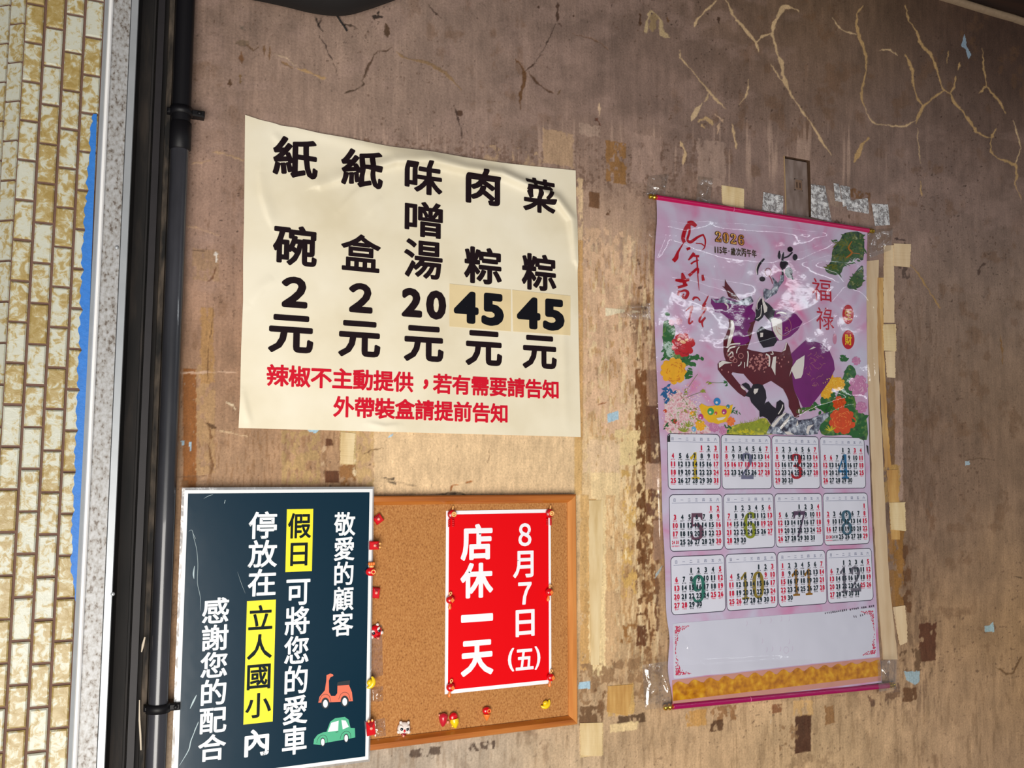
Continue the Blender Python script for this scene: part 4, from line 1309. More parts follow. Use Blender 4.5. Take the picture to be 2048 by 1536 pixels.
# scratches and a glue smear on the laminate
s = Print(YS, None, .0011)
for pts, w in ((Z(340, 960, 5.12, [(190, 525), (225, 515), (245, 600), (270, 700), (285, 860), (280, 1050), (310, 1200), (310, 1340)]), .7), (Z(340, 960, 5.12, [(565, 205), (555, 240)]), 3.5),
               (Z(340, 960, 5.12, [(250, 880), (240, 960), (245, 1010)]), 3), (Z(340, 960, 5.12, [(345, 190), (400, 160), (440, 150)]), .8), (Z(340, 960, 5.12, [(235, 545), (260, 600)]), 2.2),
               (k((95, 1510), (190, 1350), (215, 1250), (290, 1070)), 1.8), (k((205, 925), (240, 850), (272, 785)), 3.4), (k((245, 1160), (290, 1060)), 2.6), (Z(340, 960, 5.12, [(690, 940), (730, 1060), (770, 1160)]), .5)):
    n = len(pts)
    s.stroke(pts, [w*(.3 if i in (0, n-1) else 1) for i in range(n)])
s.build('scratch_marks', mat('scratch', (170, 190, 196), .4), sign, 'pale scratches and glue smears')

# ------------------------------------------------------------------ wall calendar
YCAL = -.012
cal = thing('wall_calendar', un(1530, 900, YCAL), 'pink scroll wall calendar showing a leaping horse above twelve month grids, hung under clear plastic', 'calendar')
el = [(1313, 398), (1314, 440), (1311, 480), (1309, 540), (1309, 640), (1314, 760), (1318, 850), (1321, 900), (1323, 960), (1325, 1040), (1329, 1110), (1331, 1180), (1333, 1230), (1339, 1275), (1337, 1310), (1336, 1345), (1343, 1385), (1347, 1412)]
er = [(1735, 462), (1733, 560), (1734, 700), (1738, 870), (1742, 1000), (1747, 1100), (1753, 1200), (1758, 1290), (1761, 1330), (1764, 1372)]
EL2 = np.array([wpt(a, b, YCAL) for a, b in catmull(el, 5, False)])
ER2 = np.array([wpt(a, b, YCAL) for a, b in catmull(er, 5, False)])
ztop = wpt(1520, 430, YCAL)[1]
zbot = wpt(1550, 1392, YCAL)[1]
NS = 160
V = []
for j in range(NS+1):
    z = zbot+(ztop-zbot)*j/NS
    xl = np.interp(z, EL2[::-1, 1], EL2[::-1, 0]); xr = np.interp(z, ER2[::-1, 1], ER2[::-1, 0])
    V += [(xl, YCAL, z), (xl*.5+xr*.5, YCAL, z), (xr, YCAL, z)]
sheet_m, nt, p = nodes('mottled_pink_paper')
L = nt.links.new
geo = nt.nodes.new('ShaderNodeNewGeometry')
n1 = nt.nodes.new('ShaderNodeTexNoise'); n1.inputs['Scale'].default_value = 13; n1.inputs['Detail'].default_value = 3; n1.inputs['Distortion'].default_value = .6
r = nt.nodes.new('ShaderNodeValToRGB'); e_ = r.color_ramp.elements
e_.new(.5); e_.new(.5)
for i, (pos, c) in enumerate(((.32, (206, 202, 224)), (.46, (206, 188, 214)), (.60, (206, 168, 200)), (.74, (214, 124, 170)))):
    e_[i].position = pos; e_[i].color = (*lin(c), 1)
L(geo.outputs['Position'], n1.inputs['Vector']); L(n1.outputs['Fac'], r.inputs[0]); L(r.outputs[0], p.inputs['Base Color'])
p.inputs['Roughness'].default_value = .4
n2 = nt.nodes.new('ShaderNodeTexNoise'); n2.inputs['Scale'].default_value = 11; n2.inputs['Detail'].default_value = 2
b2 = nt.nodes.new('ShaderNodeBump'); b2.inputs['Strength'].default_value = .55; b2.inputs['Distance'].default_value = .012
L(geo.outputs['Position'], n2.inputs['Vector']); L(n2.outputs['Fac'], b2.inputs['Height']); L(b2.outputs[0], p.inputs['Normal'])
link('paper_sheet', mesh_from(V, [(j*3+i, j*3+i+1, j*3+i+4, j*3+i+3) for j in range(NS) for i in range(2)]), sheet_m, cal)
PP = lambda name, rgb, rough=.5, var=0.0, vs=90: mat(name, rgb, rough, spec=.2, wave=.6, var=var, vscale=vs)


def rod(name, a, b, r, m, y):
    A, B = un(*a, y), un(*b, y)
    mb = MB()
    mb.tube([A, A*.5+B*.5, B], r, 20)
    o = mb.build(name, m, cal)
    return o, A, B


gold = mat('gold_cap', (232, 190, 70), .22, .9)
mag = mat('magenta_rod', (206, 16, 92), .28, coat=.5)
mag2 = mat('magenta_rod_dark', (176, 18, 96), .25, coat=.6)
for nm, a, b, r_, m_, tip in (('top_rod', (1313, 395), (1736, 461), .0052, mag, .016), ('bottom_rod', (1345, 1413), (1776, 1371), .0056, mag2, .018)):
    o, A, B = rod(nm, a, b, r_, m_, -.011)
    for q, s_ in ((A, -1), (B, 1)):
        mb = MB()
        mb.lathe(q, 'x', [(0, r_*.75), (s_*tip*.25, r_*.78), (s_*tip*.3, r_*1.02), (s_*tip*.42, r_*1.02), (s_*tip*.5, r_*.6), (s_*tip*.62, r_*.62), (s_*tip*.8, r_*.98), (s_*tip*1.0, r_*.8), (s_*tip*1.12, .0002)], 18)
        mb.build('finial', gold, o, 'gold finial')
    mb = MB()
    mb.lathe((A*.5+B*.5)*[1, 1, 1]-[.09, 0, (B[2]-A[2])*-.09/(B[0]-A[0])*-1], 'x', [(-.001, r_+.0001), (-.001, r_+.0004), (.001, r_+.0004), (.001, r_+.0001)], 16)
    mb.build('tape_band', mat('rod_band', (224, 96, 150), .3), o)

# month grids
PANEL = PP('panel_white', (226, 228, 240))
DK = PP('date_ink', (26, 44, 52)); RD = PP('date_red', (206, 30, 66)); OUT = PP('panel_outline', (44, 38, 58)); HDR = PP('weekday_ink', (132, 138, 164)); TINY = PP('lunar_ink', (128, 128, 136)); TINYR = PP('lunar_red', (222, 130, 150))
MC = [(206, 176, 20), (110, 112, 140), (168, 22, 34), (38, 112, 160), (104, 68, 86), (138, 146, 20), (90, 66, 92), (66, 104, 124), (44, 116, 100), (146, 126, 36), (150, 104, 16), (104, 100, 114)]
HOL = {(1, 1), (2, 16), (2, 17), (2, 18), (2, 19), (2, 20), (2, 27), (4, 3), (4, 6), (5, 1), (6, 19), (9, 25), (9, 28), (10, 9), (10, 26), (12, 25)}
rows_px = [(1334, 866, 979.5), (1338, 989, 1104), (1341, 1113, 1231)]
rights_px = [(1731, 930), (1738, 1042), (1746, 1158)]


def rrect(x0, x1, z0, z1, r, n=6):
    o = []
    for cx, cz, a0 in ((x1-r, z1-r, 0), (x0+r, z1-r, 90), (x0+r, z0+r, 180), (x1-r, z0+r, 270)):
        for k in range(n+1):
            a = math.radians(a0+90*k/n)
            o.append((cx+r*math.cos(a), cz+r*math.sin(a)))
    return o


wk = '日一二三四五六'
rt = random.Random(3)
for mth in range(1, 13):
    rI, cI = divmod(mth-1, 4)
    lx, ty, by = rows_px[rI]
    A = wpt(lx, (ty+by)/2, YCAL)[0]; B = wpt(*rights_px[rI], YCAL)[0]
    pw = (B-A)/4
    x0, x1 = A+pw*cI+.0006, A+pw*(cI+1)-.0014
    z1, z0 = wpt(lx, ty, YCAL)[1], wpt(lx, by, YCAL)[1]
    w, h = x1-x0, z1-z0
    s = Print(YCAL, None, .0004)
    oo = rrect(x0, x1, z0, z1, .009)
    s.put(oo, [tuple(range(len(oo)))])
    panel = s.build('month_panel', PANEL, cal, 'white grid of the month %d' % mth)
    s = Print(YCAL, None, .0006)
    inn = rrect(x0+.0013, x1-.0013, z0+.0013, z1-.0013, .0078)
    m_ = len(oo)
    s.put(oo+inn, [(i, (i+1) % m_, m_+(i+1) % m_, m_+i) for i in range(m_)])
    s.build('outline', OUT, panel, 'dark outline')
    s = Print(YCAL, None, .0007)
    num = str(mth)
    ser = [chr(0x1D7CE+int(c)) for c in num]
    hh = h*.48
    for i, ch in enumerate(ser):
        ww = w*(.17 if num in ('1',) else .25 if len(num) == 1 else .16 if ch == ser[0] or num == '11' else .23)
        cx = x0+w*(.505 if len(num) == 1 else (.36, .62)[i])
        s.fit(ch, cx, z0+h*.425, ww, hh, 0)
    s.build('month_numeral', PP('numeral_%d' % mth, MC[mth-1], .42, .18, 120), panel, 'big coloured numeral %s' % num)
    sb, sr, sh, st, str_ = (Print(YCAL, None, q) for q in (.0010, .0010, .0009, .0009, .0009))
    for i, ch in enumerate(wk):
        sh.em(ch, x0+w*(.10+.1345*i), z0+h*.90, h*.062, h*.062, .012, False)
    sh.rect(x0+w*.05, x1-w*.04, z0+h*.845, z0+h*.850)
    fd = (calendar.weekday(2026, mth, 1)+1) % 7
    nd = calendar.monthrange(2026, mth)[1]
    for d in range(1, nd+1):
        q = fd+d-1
        rr_, cc_ = divmod(q, 7)
        red = cc_ in (0, 6) or (mth, d) in HOL
        half = None
        if rr_ == 5: rr_, half = 4, 1
        elif rr_ == 4 and d+7 <= nd: half = 0
        cx, cz = x0+w*(.10+.1345*cc_), z0+h*(.745-.146*rr_)
        tgt = sr if red else sb
        dh = h*.094
        if half is not None:
            dh *= .66; cx += w*(.036 if half else -.036); cz -= 0
        t = str(d)
        gw = dh*.62 if half is None else dh*.5
        for i, ch in enumerate(t):
            off = (i-(len(t)-1)/2)*gw*1.06
            tgt.fit(ch, cx+off, cz, gw*.94 if ch != '1' else gw*.55, dh, .058, False)
        tt = str_ if red else st
        for i in range(3):
            bx = cx+(i-1)*w*.026+rt.uniform(-.0003, .0003); bz = cz-h*.068
            tt.rect(bx-w*.009, bx+w*.009, bz-h*.012*rt.uniform(.2, 1), bz+h*.012)
    sh.build('weekday_heading', HDR, panel)
    sb.build('weekday_dates', DK, panel, 'dark dates')
    sr.build('holiday_dates', RD, panel, 'red dates')
    st.build('lunar_notes', TINY, panel); str_.build('lunar_holiday_notes', TINYR, panel)

# memo space and ornaments under the months
s = Print(YCAL, None, .0004)
A, B = wpt(1346, 1300, YCAL), wpt(1752, 1280, YCAL)
mz1, mz0 = wpt(1345, 1247, YCAL)[1], wpt(1353, 1357, YCAL)[1]
mo = rrect(A[0], B[0], mz0, mz1, .003, 3)
s.put(mo, [tuple(range(len(mo)))])
memo = s.build('memo_panel', PP('memo_white', (212, 214, 228)), cal, 'blank white memo space')
s = Print(YCAL, None, .0006)
ro = random.Random(5)
for sx, sz in ((0, 1), (0, 0), (1, 1), (1, 0)):
    cx = A[0]+.005 if sx == 0 else B[0]-.004; cz = mz0+.006 if sz == 0 else mz1-.006
    dx, dz = (1 if sx == 0 else -1), (1 if sz == 0 else -1)
    for i in range(110):
        t = ro.random()**1.4
        u, v = (.034*t, .014*(1-t)*ro.random()) if ro.random() < .5 else (.013*(1-t)*ro.random(), .042*t)
        s.disc(cx+dx*u, cz+dz*v, .0005+.0014*ro.random()*(1-t*.6), .0005+.0014*ro.random()*(1-t*.6), 7)
s.build('corner_ornament', PP('ornament_red', (204, 60, 92)), memo, 'red filigree corners')
s = Print(YCAL, None, .0006)
for i, (px, py) in enumerate(((1493, 1247), (1520, 1243), (1541, 1241), (1562, 1238), (1578, 1237), (1524, 1282), (1578, 1283), (1533, 1299), (1544, 1298), (1560, 1298), (1584, 1297))):
    s.stroke([(px, py-5), (px+1.5, py), (px-1, py+5)], .7)
s.ring(1572, 1300, 5, .6, 12, 1.3)
s.build('faded_writing', PP('faded_ink', (206, 190, 212)), memo)
s = Print(YCAL, None, .0006)
for i in range(26):
    px = 1650+i*3.85; py = 1226.5-.155*(px-1650)
    if i in (12, 18, 22): continue
    s.stroke([(px, py-2.2*ro.uniform(.5, 1)), (px+.4, py+2.2*ro.uniform(.5, 1))], ro.uniform(1.6, 2.8), 0)
for px, py in ((1707, 1233), (1711, 1233), (1720, 1231), (1724, 1230), (1728, 1228)):
    s.stroke([(px, py-2), (px+1, py+2)], 1.5, 0)
s.build('small_print', PP('small_print_ink', (74, 62, 78)), memo)
s = Print(YCAL, None, .0003)
gx0, gx1 = wpt(1348, 1380, YCAL)[0], wpt(1762, 1355, YCAL)[0]
gz1, gz0 = wpt(1352, 1366, YCAL)[1], wpt(1345, 1402, YCAL)[1]
s.rect(gx0-.004, gx1, gz0-.01, mz0-.002)
salmon = s.build('salmon_strip', PP('salmon', (208, 150, 136), .42, .1, 30), cal)
s = Print(YCAL, None, .0006)
V = [(gx0-.003, gz0)]
for i in range(90):
    t = i/89
    V.append((gx0-.003+(gx1-gx0+.002)*t, gz1-.004+.0055*abs(math.sin(t*47))+.002*math.sin(t*90)))
V.append((gx1, gz0))
s.put(V, [tuple(range(len(V)))])
s.build('gold_cloud_band', ramp_mat('gold_clouds', [(.3, (164, 96, 10)), (.5, (206, 138, 14)), (.7, (230, 176, 40))], 70, .4, 4), salmon, 'gold scalloped band')

# ---------------- picture above the months
a_ = lambda *p: Z(1400, 480, 6.827, p)
b_2 = lambda *p: Z(1400, 660, 6.827, p)
q5 = lambda *p: Z(1260, 340, 5.12, p)
q7 = lambda *p: Z(1260, 600, 5.12, p)
q8 = lambda *p: Z(1500, 600, 5.12, p)
q6 = lambda *p: Z(1500, 340, 5.12, p)
MAR = PP('maroon_print', (92, 10, 26), .4, .35, 50); PUR = PP('purple_print', (118, 22, 112), .4, .4, 30); BLKP = PP('black_print', (26, 12, 26), .35, .3, 60)
SLV = ramp_mat('silver_print', [(.35, (52, 48, 66)), (.5, (120, 128, 146)), (.62, (196, 202, 212))], 120, .4, 6); HIL = PP('highlight_print', (226, 220, 214)); PKH = PP('relief_print', (186, 122, 118))
s = Print(YCAL, None, .0010)
s.poly(b_2((315, 130), (316, 300), (330, 370), (350, 420), (270, 425), (236, 465), (240, 540), (290, 610), (420, 760), (520, 860), (602, 915), (650, 885), (600, 805), (520, 720), (425, 600), (440, 578), (520, 592), (590, 600), (640, 660), (720, 745),
               (850, 752), (965, 695), (1040, 745), (1130, 805), (1170, 880), (1205, 960), (1208, 1050), (1250, 1120), (1290, 1200), (1345, 1190), (1370, 1080), (1340, 950), (1290, 850), (1262, 740), (1250, 560), (1262, 420), (1240, 330), (1222, 240), (1180, 165), (1165, 260), (1110, 305),
               (980, 290), (860, 310), (700, 280), (640, 260), (690, 120), (730, -60), (760, -140), (700, -180), (470, -200), (385, -150), (395, -60), (345, 80)))
horse = s.build('horse_picture', MAR, cal, 'printed maroon leaping horse statue')
s = Print(YCAL, None, .0012)
s.poly(a_((148, 800), (145, 870), (185, 930), (200, 985), (290, 1000), (375, 1070), (470, 1120), (640, 1150), (745, 1100), (752, 1000), (700, 940), (726, 870), (660, 900), (600, 890), (545, 840), (420, 800), (310, 800), (210, 810)))
s.poly(a_((420, 1080), (690, 1150), (640, 1260), (680, 1380), (600, 1430), (480, 1440), (430, 1330), (450, 1220)))
s.poly(b_2((1235, 330), (1340, 230), (1440, 138), (1475, 168), (1560, 158), (1660, 190), (1760, 280), (1820, 420), (1835, 540), (1760, 700), (1620, 900), (1500, 1050), (1400, 1060), (1350, 960), (1290, 850), (1262, 740), (1250, 560), (1262, 420)))
s.poly(a_((1010, 960), (1110, 955), (1190, 962), (1310, 1015), (1395, 1120), (1330, 1230), (1230, 1320), (1110, 1375), (1050, 1375), (980, 1250), (960, 1130), (970, 1030)))
s.build('purple_parts', PUR, horse, 'purple head and sacks')
s = Print(YCAL, None, .0014)
s.poly(a_((335, 535), (362, 590), (450, 700), (545, 832), (470, 812), (385, 780), (350, 690), (296, 630), (330, 640)))
s.build('horn', MAR, horse)
s = Print(YCAL, None, .0014)
s.poly(b_2((560, 745), (620, 718), (665, 745), (690, 800), (720, 745), (780, 735), (850, 752), (890, 830), (902, 930), (870, 1030), (885, 1000), (930, 975), (980, 1035), (1030, 1072), (1040, 990), (1090, 955), (1142, 1000), (1150, 1080), (1110, 1160), (1040, 1190), (965, 1290), (910, 1210), (850, 1180), (808, 1190), (805, 1110), (740, 1040), (695, 990), (670, 920), (610, 900), (660, 830)))
s.poly(a_((765, 1260), (800, 1215), (835, 1180), (900, 1225), (990, 1250), (1050, 1375), (1000, 1450), (860, 1475), (800, 1385)))
s.poly(a_((830, 800), (780, 870), (752, 960), (760, 1040), (730, 1090), (790, 1115), (850, 1060), (870, 1020), (960, 1130), (1000, 1050), (1020, 965), (940, 880), (880, 840)))
for c, rx, ry in (((1225, 130), 5.5, 5.5), ((1292, 238), 5, 6.5), ((1076, 215), 3, 7), ((1130, 340), 7, 9), ((1205, 440), 8, 10), ((1165, 330), 5, 6), ((1220, 500), 6, 4), ((845, 535), 6, 5)):
    p = a_(c)[0]; s.dpx(p[0], p[1], rx, ry, 14)
s.stroke(a_((1135, 170), (1125, 230), (1115, 330), (1125, 480)), [1.5, 4.5, 3, 4]); s.stroke(a_((1130, 250), (1200, 225), (1255, 170)), 3)
s.stroke(a_((872, 258), (810, 330), (778, 400), (782, 478)), [3, 4.5, 4.5, 2]); s.stroke(a_((1240, 510), (1270, 540)), 4); s.stroke(a_((1080, 150), (1062, 235)), 2.5)
s.build('black_parts', BLKP, horse, 'black figures and wave base')
s = Print(YCAL, None, .0015)
s.poly(a_((860, 690), (880, 662), (960, 690), (1000, 640), (1000, 560), (960, 500), (985, 510), (1060, 590), (1090, 540), (1085, 480), (1140, 480), (1140, 560), (1070, 650), (1040, 730), (950, 785), (890, 820), (860, 780)))
s.poly(b_2((940, 1320), (1040, 1200), (1120, 1160), (1160, 1130), (1240, 1160), (1340, 1235), (1500, 1215), (1740, 1120), (1750, 1180), (1640, 1290), (1600, 1420), (1440, 1440), (1100, 1430), (900, 1415)))
s.poly(a_((150, 800), (230, 830), (310, 770), (400, 830), (500, 850), (600, 800), (690, 770), (725, 840), (640, 900), (480, 880), (300, 860), (200, 860)))
s.build('silver_parts', SLV, horse, 'silver sheen on stalk, muzzle and base')
s = Print(YCAL, None, .0018)
for P in (a_((408, 1098), (446, 1100), (466, 1200), (440, 1310), (410, 1410), (360, 1450), (372, 1370), (405, 1270), (412, 1180)), a_((960, 1080), (1010, 1062), (1110, 1092), (1116, 1250), (1112, 1368), (1075, 1372), (1035, 1320), (985, 1230), (975, 1150)),
          b_2((990, 370), (1032, 360), (1024, 480), (1020, 620), (980, 540), (965, 510)), b_2((248, 450), (300, 420), (440, 450), (330, 462), (275, 505), (252, 520)), b_2((1420, 345), (1310, 415), (1240, 520), (1208, 640), (1245, 560), (1290, 670), (1370, 655), (1395, 600), (1412, 480)),
          b_2((730, 805), (790, 800), (775, 850), (740, 880), (722, 850)), b_2((815, 40), (855, 40), (850, 95), (815, 100)), a_((850, 760), (840, 830), (870, 1000), (905, 980), (912, 920), (870, 850)), b_2((1480, 270), (1540, 228), (1575, 240), (1520, 262)),
          b_2((540, 755), (610, 800), (600, 825), (560, 795)), b_2((960, 1310), (1060, 1195), (1150, 1125), (1170, 1135), (1080, 1230), (1000, 1330)), b_2((1080, 1330), (1150, 1240), (1235, 1160), (1180, 1270), (1100, 1360)), b_2((1300, 1320), (1320, 1230), (1335, 1290)),
          b_2((1440, 1400), (1460, 1310), (1545, 1290), (1490, 1350), (1470, 1430)), b_2((1330, 1090), (1350, 1080), (1350, 1140), (1335, 1130)), b_2((1165, 170), (1180, 175), (1160, 275), (1110, 300), (1150, 250)), b_2((1140, 1390), (1200, 1385), (1280, 1430), (1180, 1430))):
    s.poly(P)
for P, w_ in ((b_2((355, 245), (400, 205), (470, 190), (540, 188)), 3), (b_2((370, 300), (400, 250), (470, 230)), 3), (b_2((380, 350), (430, 300), (440, 350), (400, 380)), 2.4), (b_2((490, 320), (500, 270), (530, 230)), 2), (b_2((640, 290), (650, 350), (635, 500)), 2.4),
              (b_2((510, 495), (545, 470), (555, 435)), 1.8), (b_2((600, 440), (598, 520)), 1.6), (b_2((890, 330), (940, 370), (935, 500)), 3), (b_2((955, 330), (990, 330), (975, 290)), 2), (a_((770, 950), (775, 860), (820, 780)), 1.6), (a_((760, 1080), (820, 1030), (830, 890)), 1.6),
              (a_((1030, 1010), (1090, 990), (1170, 1010)), 2.6), (a_((770, 470), (760, 400), (790, 320)), 1.2), (b_2((1060, 1150), (1110, 1070), (1120, 1020)), 2), (a_((330, 860), (370, 900), (370, 940)), 3)):
    s.stroke(P, w_)
s.build('highlight_shapes', HIL, horse, 'cream highlights')
s = Print(YCAL, None, .0017)
rg = random.Random(9)
for i in range(70):
    x, y = rg.uniform(670, 950), rg.uniform(330, 560+60*rg.random())
    if (x-810)**2/150**2+(y-450)**2/140**2 > 1: continue
    p = b_2((x, y))[0]; s.dpx(p[0], p[1], rg.uniform(.8, 2.2), rg.uniform(1.5, 3.2), 8, rg.uniform(-.8, .8))
for x, y in ((1060, 385), (1110, 405), (1040, 440), (1075, 455), (1200, 440), (1100, 500), (1140, 370), (290, 545), (380, 575), (420, 480)):
    p = b_2((x, y))[0]; s.dpx(p[0], p[1], 1.2, 2, 8)
for (x, y), r_ in (((550, 355), 5), ((430, 390), 5), ((470, 420), 4), ((400, 330), 6)):
    p = b_2((x, y))[0]; s.ring(p[0], p[1], r_, 1.3, 14)
for i in range(26):
    x, y = rg.uniform(1430, 1690), rg.uniform(320, 760)
    if (x-1560)**2/140**2+(y-520)**2/230**2 > 1: continue
    p = b_2((x, y))[0]; s.stroke([(p[0]-rg.uniform(1, 5), p[1]-rg.uniform(-5, 5)), p, (p[0]+rg.uniform(1, 4), p[1]+rg.uniform(-5, 5))], .6)
p = a_((1135, 1180))[0]; s.ring(p[0], p[1], 15, .8, 20, 1.25)
s.stroke(a_((1060, 1120), (1090, 1150), (1050, 1190), (1095, 1220)), 1.2); s.stroke(a_((1160, 1190), (1200, 1230), (1150, 1240), (1190, 1190)), .8)
s.build('relief_pattern', PKH, horse)
s = Print(YCAL, None, .0010)
p = a_((925, 440))[0]; s.ring(p[0], p[1], 6, 1.4, 16, 1.3)
s.stroke(a_((940, 495), (970, 540), (985, 600)), 1.4)
s.build('red_loop', PP('loop_red', (140, 62, 66)), horse)

# red brush calligraphy, headings and seals
CAL = PP('brush_red', (176, 12, 34))
s = Print(YCAL, None, .0010)
for P, w_ in ((q5((650, 545), (600, 560), (560, 620), (540, 700), (555, 745)), [5, 5, 5, 5, 4]), (q5((585, 545), (630, 545), (675, 578)), [4, 6, 4]), (q5((605, 570), (605, 640), (585, 715), (620, 738), (690, 690), (750, 662)), [3, 3, 3, 4, 3, 2]),
              (q5((745, 662), (768, 720), (762, 790), (738, 820)), [2, 2, 1.5, .8]), (q5((670, 752), (730, 758), (765, 790)), [1, 1.6, 1]), (q5((545, 750), (490, 840), (470, 900), (440, 935)), [1, 3, 5.5, 5]), (q5((590, 795), (600, 820)), [5, 5]),
              (q5((655, 852), (625, 890), (595, 925)), [4, 3.5, 1.5]), (q5((640, 880), (705, 885)), [2.5, 3]), (q5((620, 965), (655, 940), (700, 925)), [2, 2, 1.5]), (q5((600, 1085), (640, 1050), (690, 1010), (695, 1060)), [4, 3.5, 3, 2]), (q5((680, 890), (688, 1000), (692, 1100), (705, 1235)), [2, 2, 1.4, .6]), (q5((738, 1075), (748, 1135)), [3, 4]),
              (q5((530, 1055), (545, 1110), (560, 1180)), [2, 6, 4]), (q5((462, 1128), (530, 1135), (605, 1125)), [3, 5, 3]), (q5((485, 1205), (540, 1190), (585, 1175)), [3, 3.5, 3]), (q5((500, 1235), (492, 1285)), [3.5, 3]), (q5((505, 1250), (560, 1235), (590, 1262), (565, 1312), (535, 1295), (550, 1268)), [2, 3, 4, 4, 2.5, 1.5]),
              (q5((640, 1335), (655, 1310), (690, 1310), (715, 1340)), [2, 3, 2, 1.5]), (q5((800, 1285), (775, 1340), (740, 1395), (770, 1400)), [1, 2, 2, 1.5]), (q7((570, 110), (632, 68), (615, 140), (600, 225), (612, 242), (640, 215)), [1.2, 3, 2.6, 2.4, 2.4, 2]), (q7((775, 35), (735, 95), (775, 92), (712, 190), (718, 228), (770, 180), (735, 228), (745, 282)), [1.6, 2.2, 2, 2.6, 2.6, 2.2, 2.6, 1.4])):
    s.stroke(P, [k_*1.55 for k_ in w_], 5)
s.build('brush_calligraphy', CAL, cal, 'red brush calligraphy')
s = Print(YCAL, None, .0010)
s.box('福', 1623, 556, 1662, 604, off=.0); s.box('祿', 1632, 614, 1667, 661, off=.0)
s.build('seal_script', PP('seal_red', (186, 34, 58)), cal, 'thin red characters')
YG = ramp_mat('gold_foil_print', [(.35, (120, 70, 16)), (.5, (216, 136, 44)), (.65, (240, 206, 120))], 260, .35, 2); DKG = PP('dark_olive_print', (62, 50, 24))
s = Print(YCAL, None, .0009); 
for i, ch in enumerate('2026'): s.box(chr(0x1D7CE+int(ch)), 1429+i*15.2, 462+i*2.2, 1442.5+i*15.2, 485.5+i*2.2, off=.055)
yo = s.build('year_shadow', DKG, cal, 'dark outline of the year 2026')
s = Print(YCAL, None, .0016)
for i, ch in enumerate('2026'): s.box(chr(0x1D7CE+int(ch)), 1430.2+i*15.2, 463.2+i*2.2, 1441.4+i*15.2, 484.3+i*2.2, off=.0)
s.build('year_number', YG, yo, 'gold year 2026')
s = Print(YCAL, None, .0010)
A, B = wpt(1427, 499.5, YCAL), wpt(1513, 508, YCAL)
tx = '115年·歲次丙午年'
wd = [.5, .5, .5, 1, .6, 1, 1, 1, 1, 1]
tot = sum(wd); acc = 0
for ch, w_ in zip(tx, wd):
    t = (acc+w_/2)/tot; acc += w_
    u = (B[0]-A[0])/tot
    if ch == '·': s.disc(A[0]+(B[0]-A[0])*t, A[1]+(B[1]-A[1])*t, u*.12, u*.12, 8)
    else: s.fit(ch, A[0]+(B[0]-A[0])*t, A[1]+(B[1]-A[1])*t, None if ch == '1' else u*w_*.9, u*(1.0 if ch in '15' else 1.25), .03, False)
s.build('lunar_year_lettering', DKG, cal, 'dark gold line of small lettering')
RS = PP('badge_red', (188, 18, 30)); GL_ = PP('badge_gold', (236, 196, 20)); GLD = PP('badge_dim_gold', (196, 140, 44))
for ch, cx, cy, rx, ry, m_ in (('生', 1695.5, 629, 11.2, 19.5, GLD), ('財', 1696, 679.5, 12.4, 19, GL_)):
    s = Print(YCAL, None, .0008); s.dpx(cx, cy, rx, ry, 28)
    o = s.build('red_badge', RS, cal, 'red oval badge')
    s = Print(YCAL, None, .0010); s.box(ch, cx-7, cy-11.5, cx+7, cy+11.5, off=.03)
    s.build('badge_character', m_, o, 'gold character')
s = Print(YCAL, None, .0008); s.dpx(1669, 678, 4, 11, 16)
s.build('faint_seal', PP('faint_pink', (202, 134, 162)), cal)

# flowers and greenery
FOL = ramp_mat('foliage_print', [(.34, (18, 58, 30)), (.48, (44, 104, 44)), (.6, (96, 134, 48)), (.72, (150, 160, 70))], 90, .5, 4)
PINE = ramp_mat('pine_mass_print', [(.34, (24, 52, 40)), (.5, (62, 92, 56)), (.62, (110, 120, 50)), (.74, (160, 170, 140))], 130, .5, 5)
MEAD = ramp_mat('blossom_ground_print', [(.34, (198, 120, 130)), (.46, (228, 186, 192)), (.56, (232, 214, 214)), (.66, (140, 156, 84)), (.76, (90, 120, 50))], 150, .5, 4)
for nm_, m_, P_, lb_ in (('foliage_picture', FOL, [(1326, 648), (1334, 642), (1348, 652), (1350, 668), (1342, 690), (1352, 705), (1372, 712), (1380, 724), (1372, 732), (1350, 722), (1330, 716), (1326, 690)], 'green plant at the left'),
    ('foliage_picture', FOL, [(1640, 800), (1655, 785), (1672, 795), (1690, 742), (1700, 730), (1712, 745), (1708, 790), (1718, 820), (1732, 835), (1733, 880), (1700, 870), (1650, 871), (1640, 858), (1648, 830)], 'green foliage at the lower right'),
    ('pine_picture', PINE, [(1665, 500), (1680, 480), (1690, 466), (1725, 468), (1726, 520), (1710, 512), (1698, 520), (1688, 530), (1680, 548), (1660, 548), (1650, 538), (1662, 522)], 'pine mass in the corner'),
    ('pine_picture', PINE, [(1700, 560), (1714, 540), (1726, 532), (1725, 566), (1716, 576), (1700, 578), (1694, 572)], 'small pine tuft'),
    ('blossom_ground', MEAD, [(1330, 800), (1350, 778), (1368, 790), (1380, 800), (1392, 812), (1396, 830), (1410, 848), (1420, 866), (1336, 866), (1330, 830)], 'pale blossom meadow'),
    ('grass_ground', ramp_mat('grass_ground_print', [(.35, (110, 120, 30)), (.5, (160, 166, 40)), (.65, (206, 200, 50))], 160, .5, 4), [(1448, 868), (1470, 850), (1492, 846), (1510, 842), (1530, 836), (1542, 852), (1556, 868)], 'yellow green grass mass')):
    s = Print(YCAL, None, .00045); s.poly(P_, 3); s.build(nm_, m_, cal, lb_)
GR1 = PP('leaf_green', (40, 104, 44), .4, .4, 90); GR2 = PP('grass_print', (150, 162, 40), .4, .35, 90); GR3 = PP('pine_print', (70, 104, 60), .4, .5, 80); REDF = PP('red_petal', (196, 16, 28), .4, .2, 120); REDF2 = PP('deep_red_petal', (140, 8, 22))
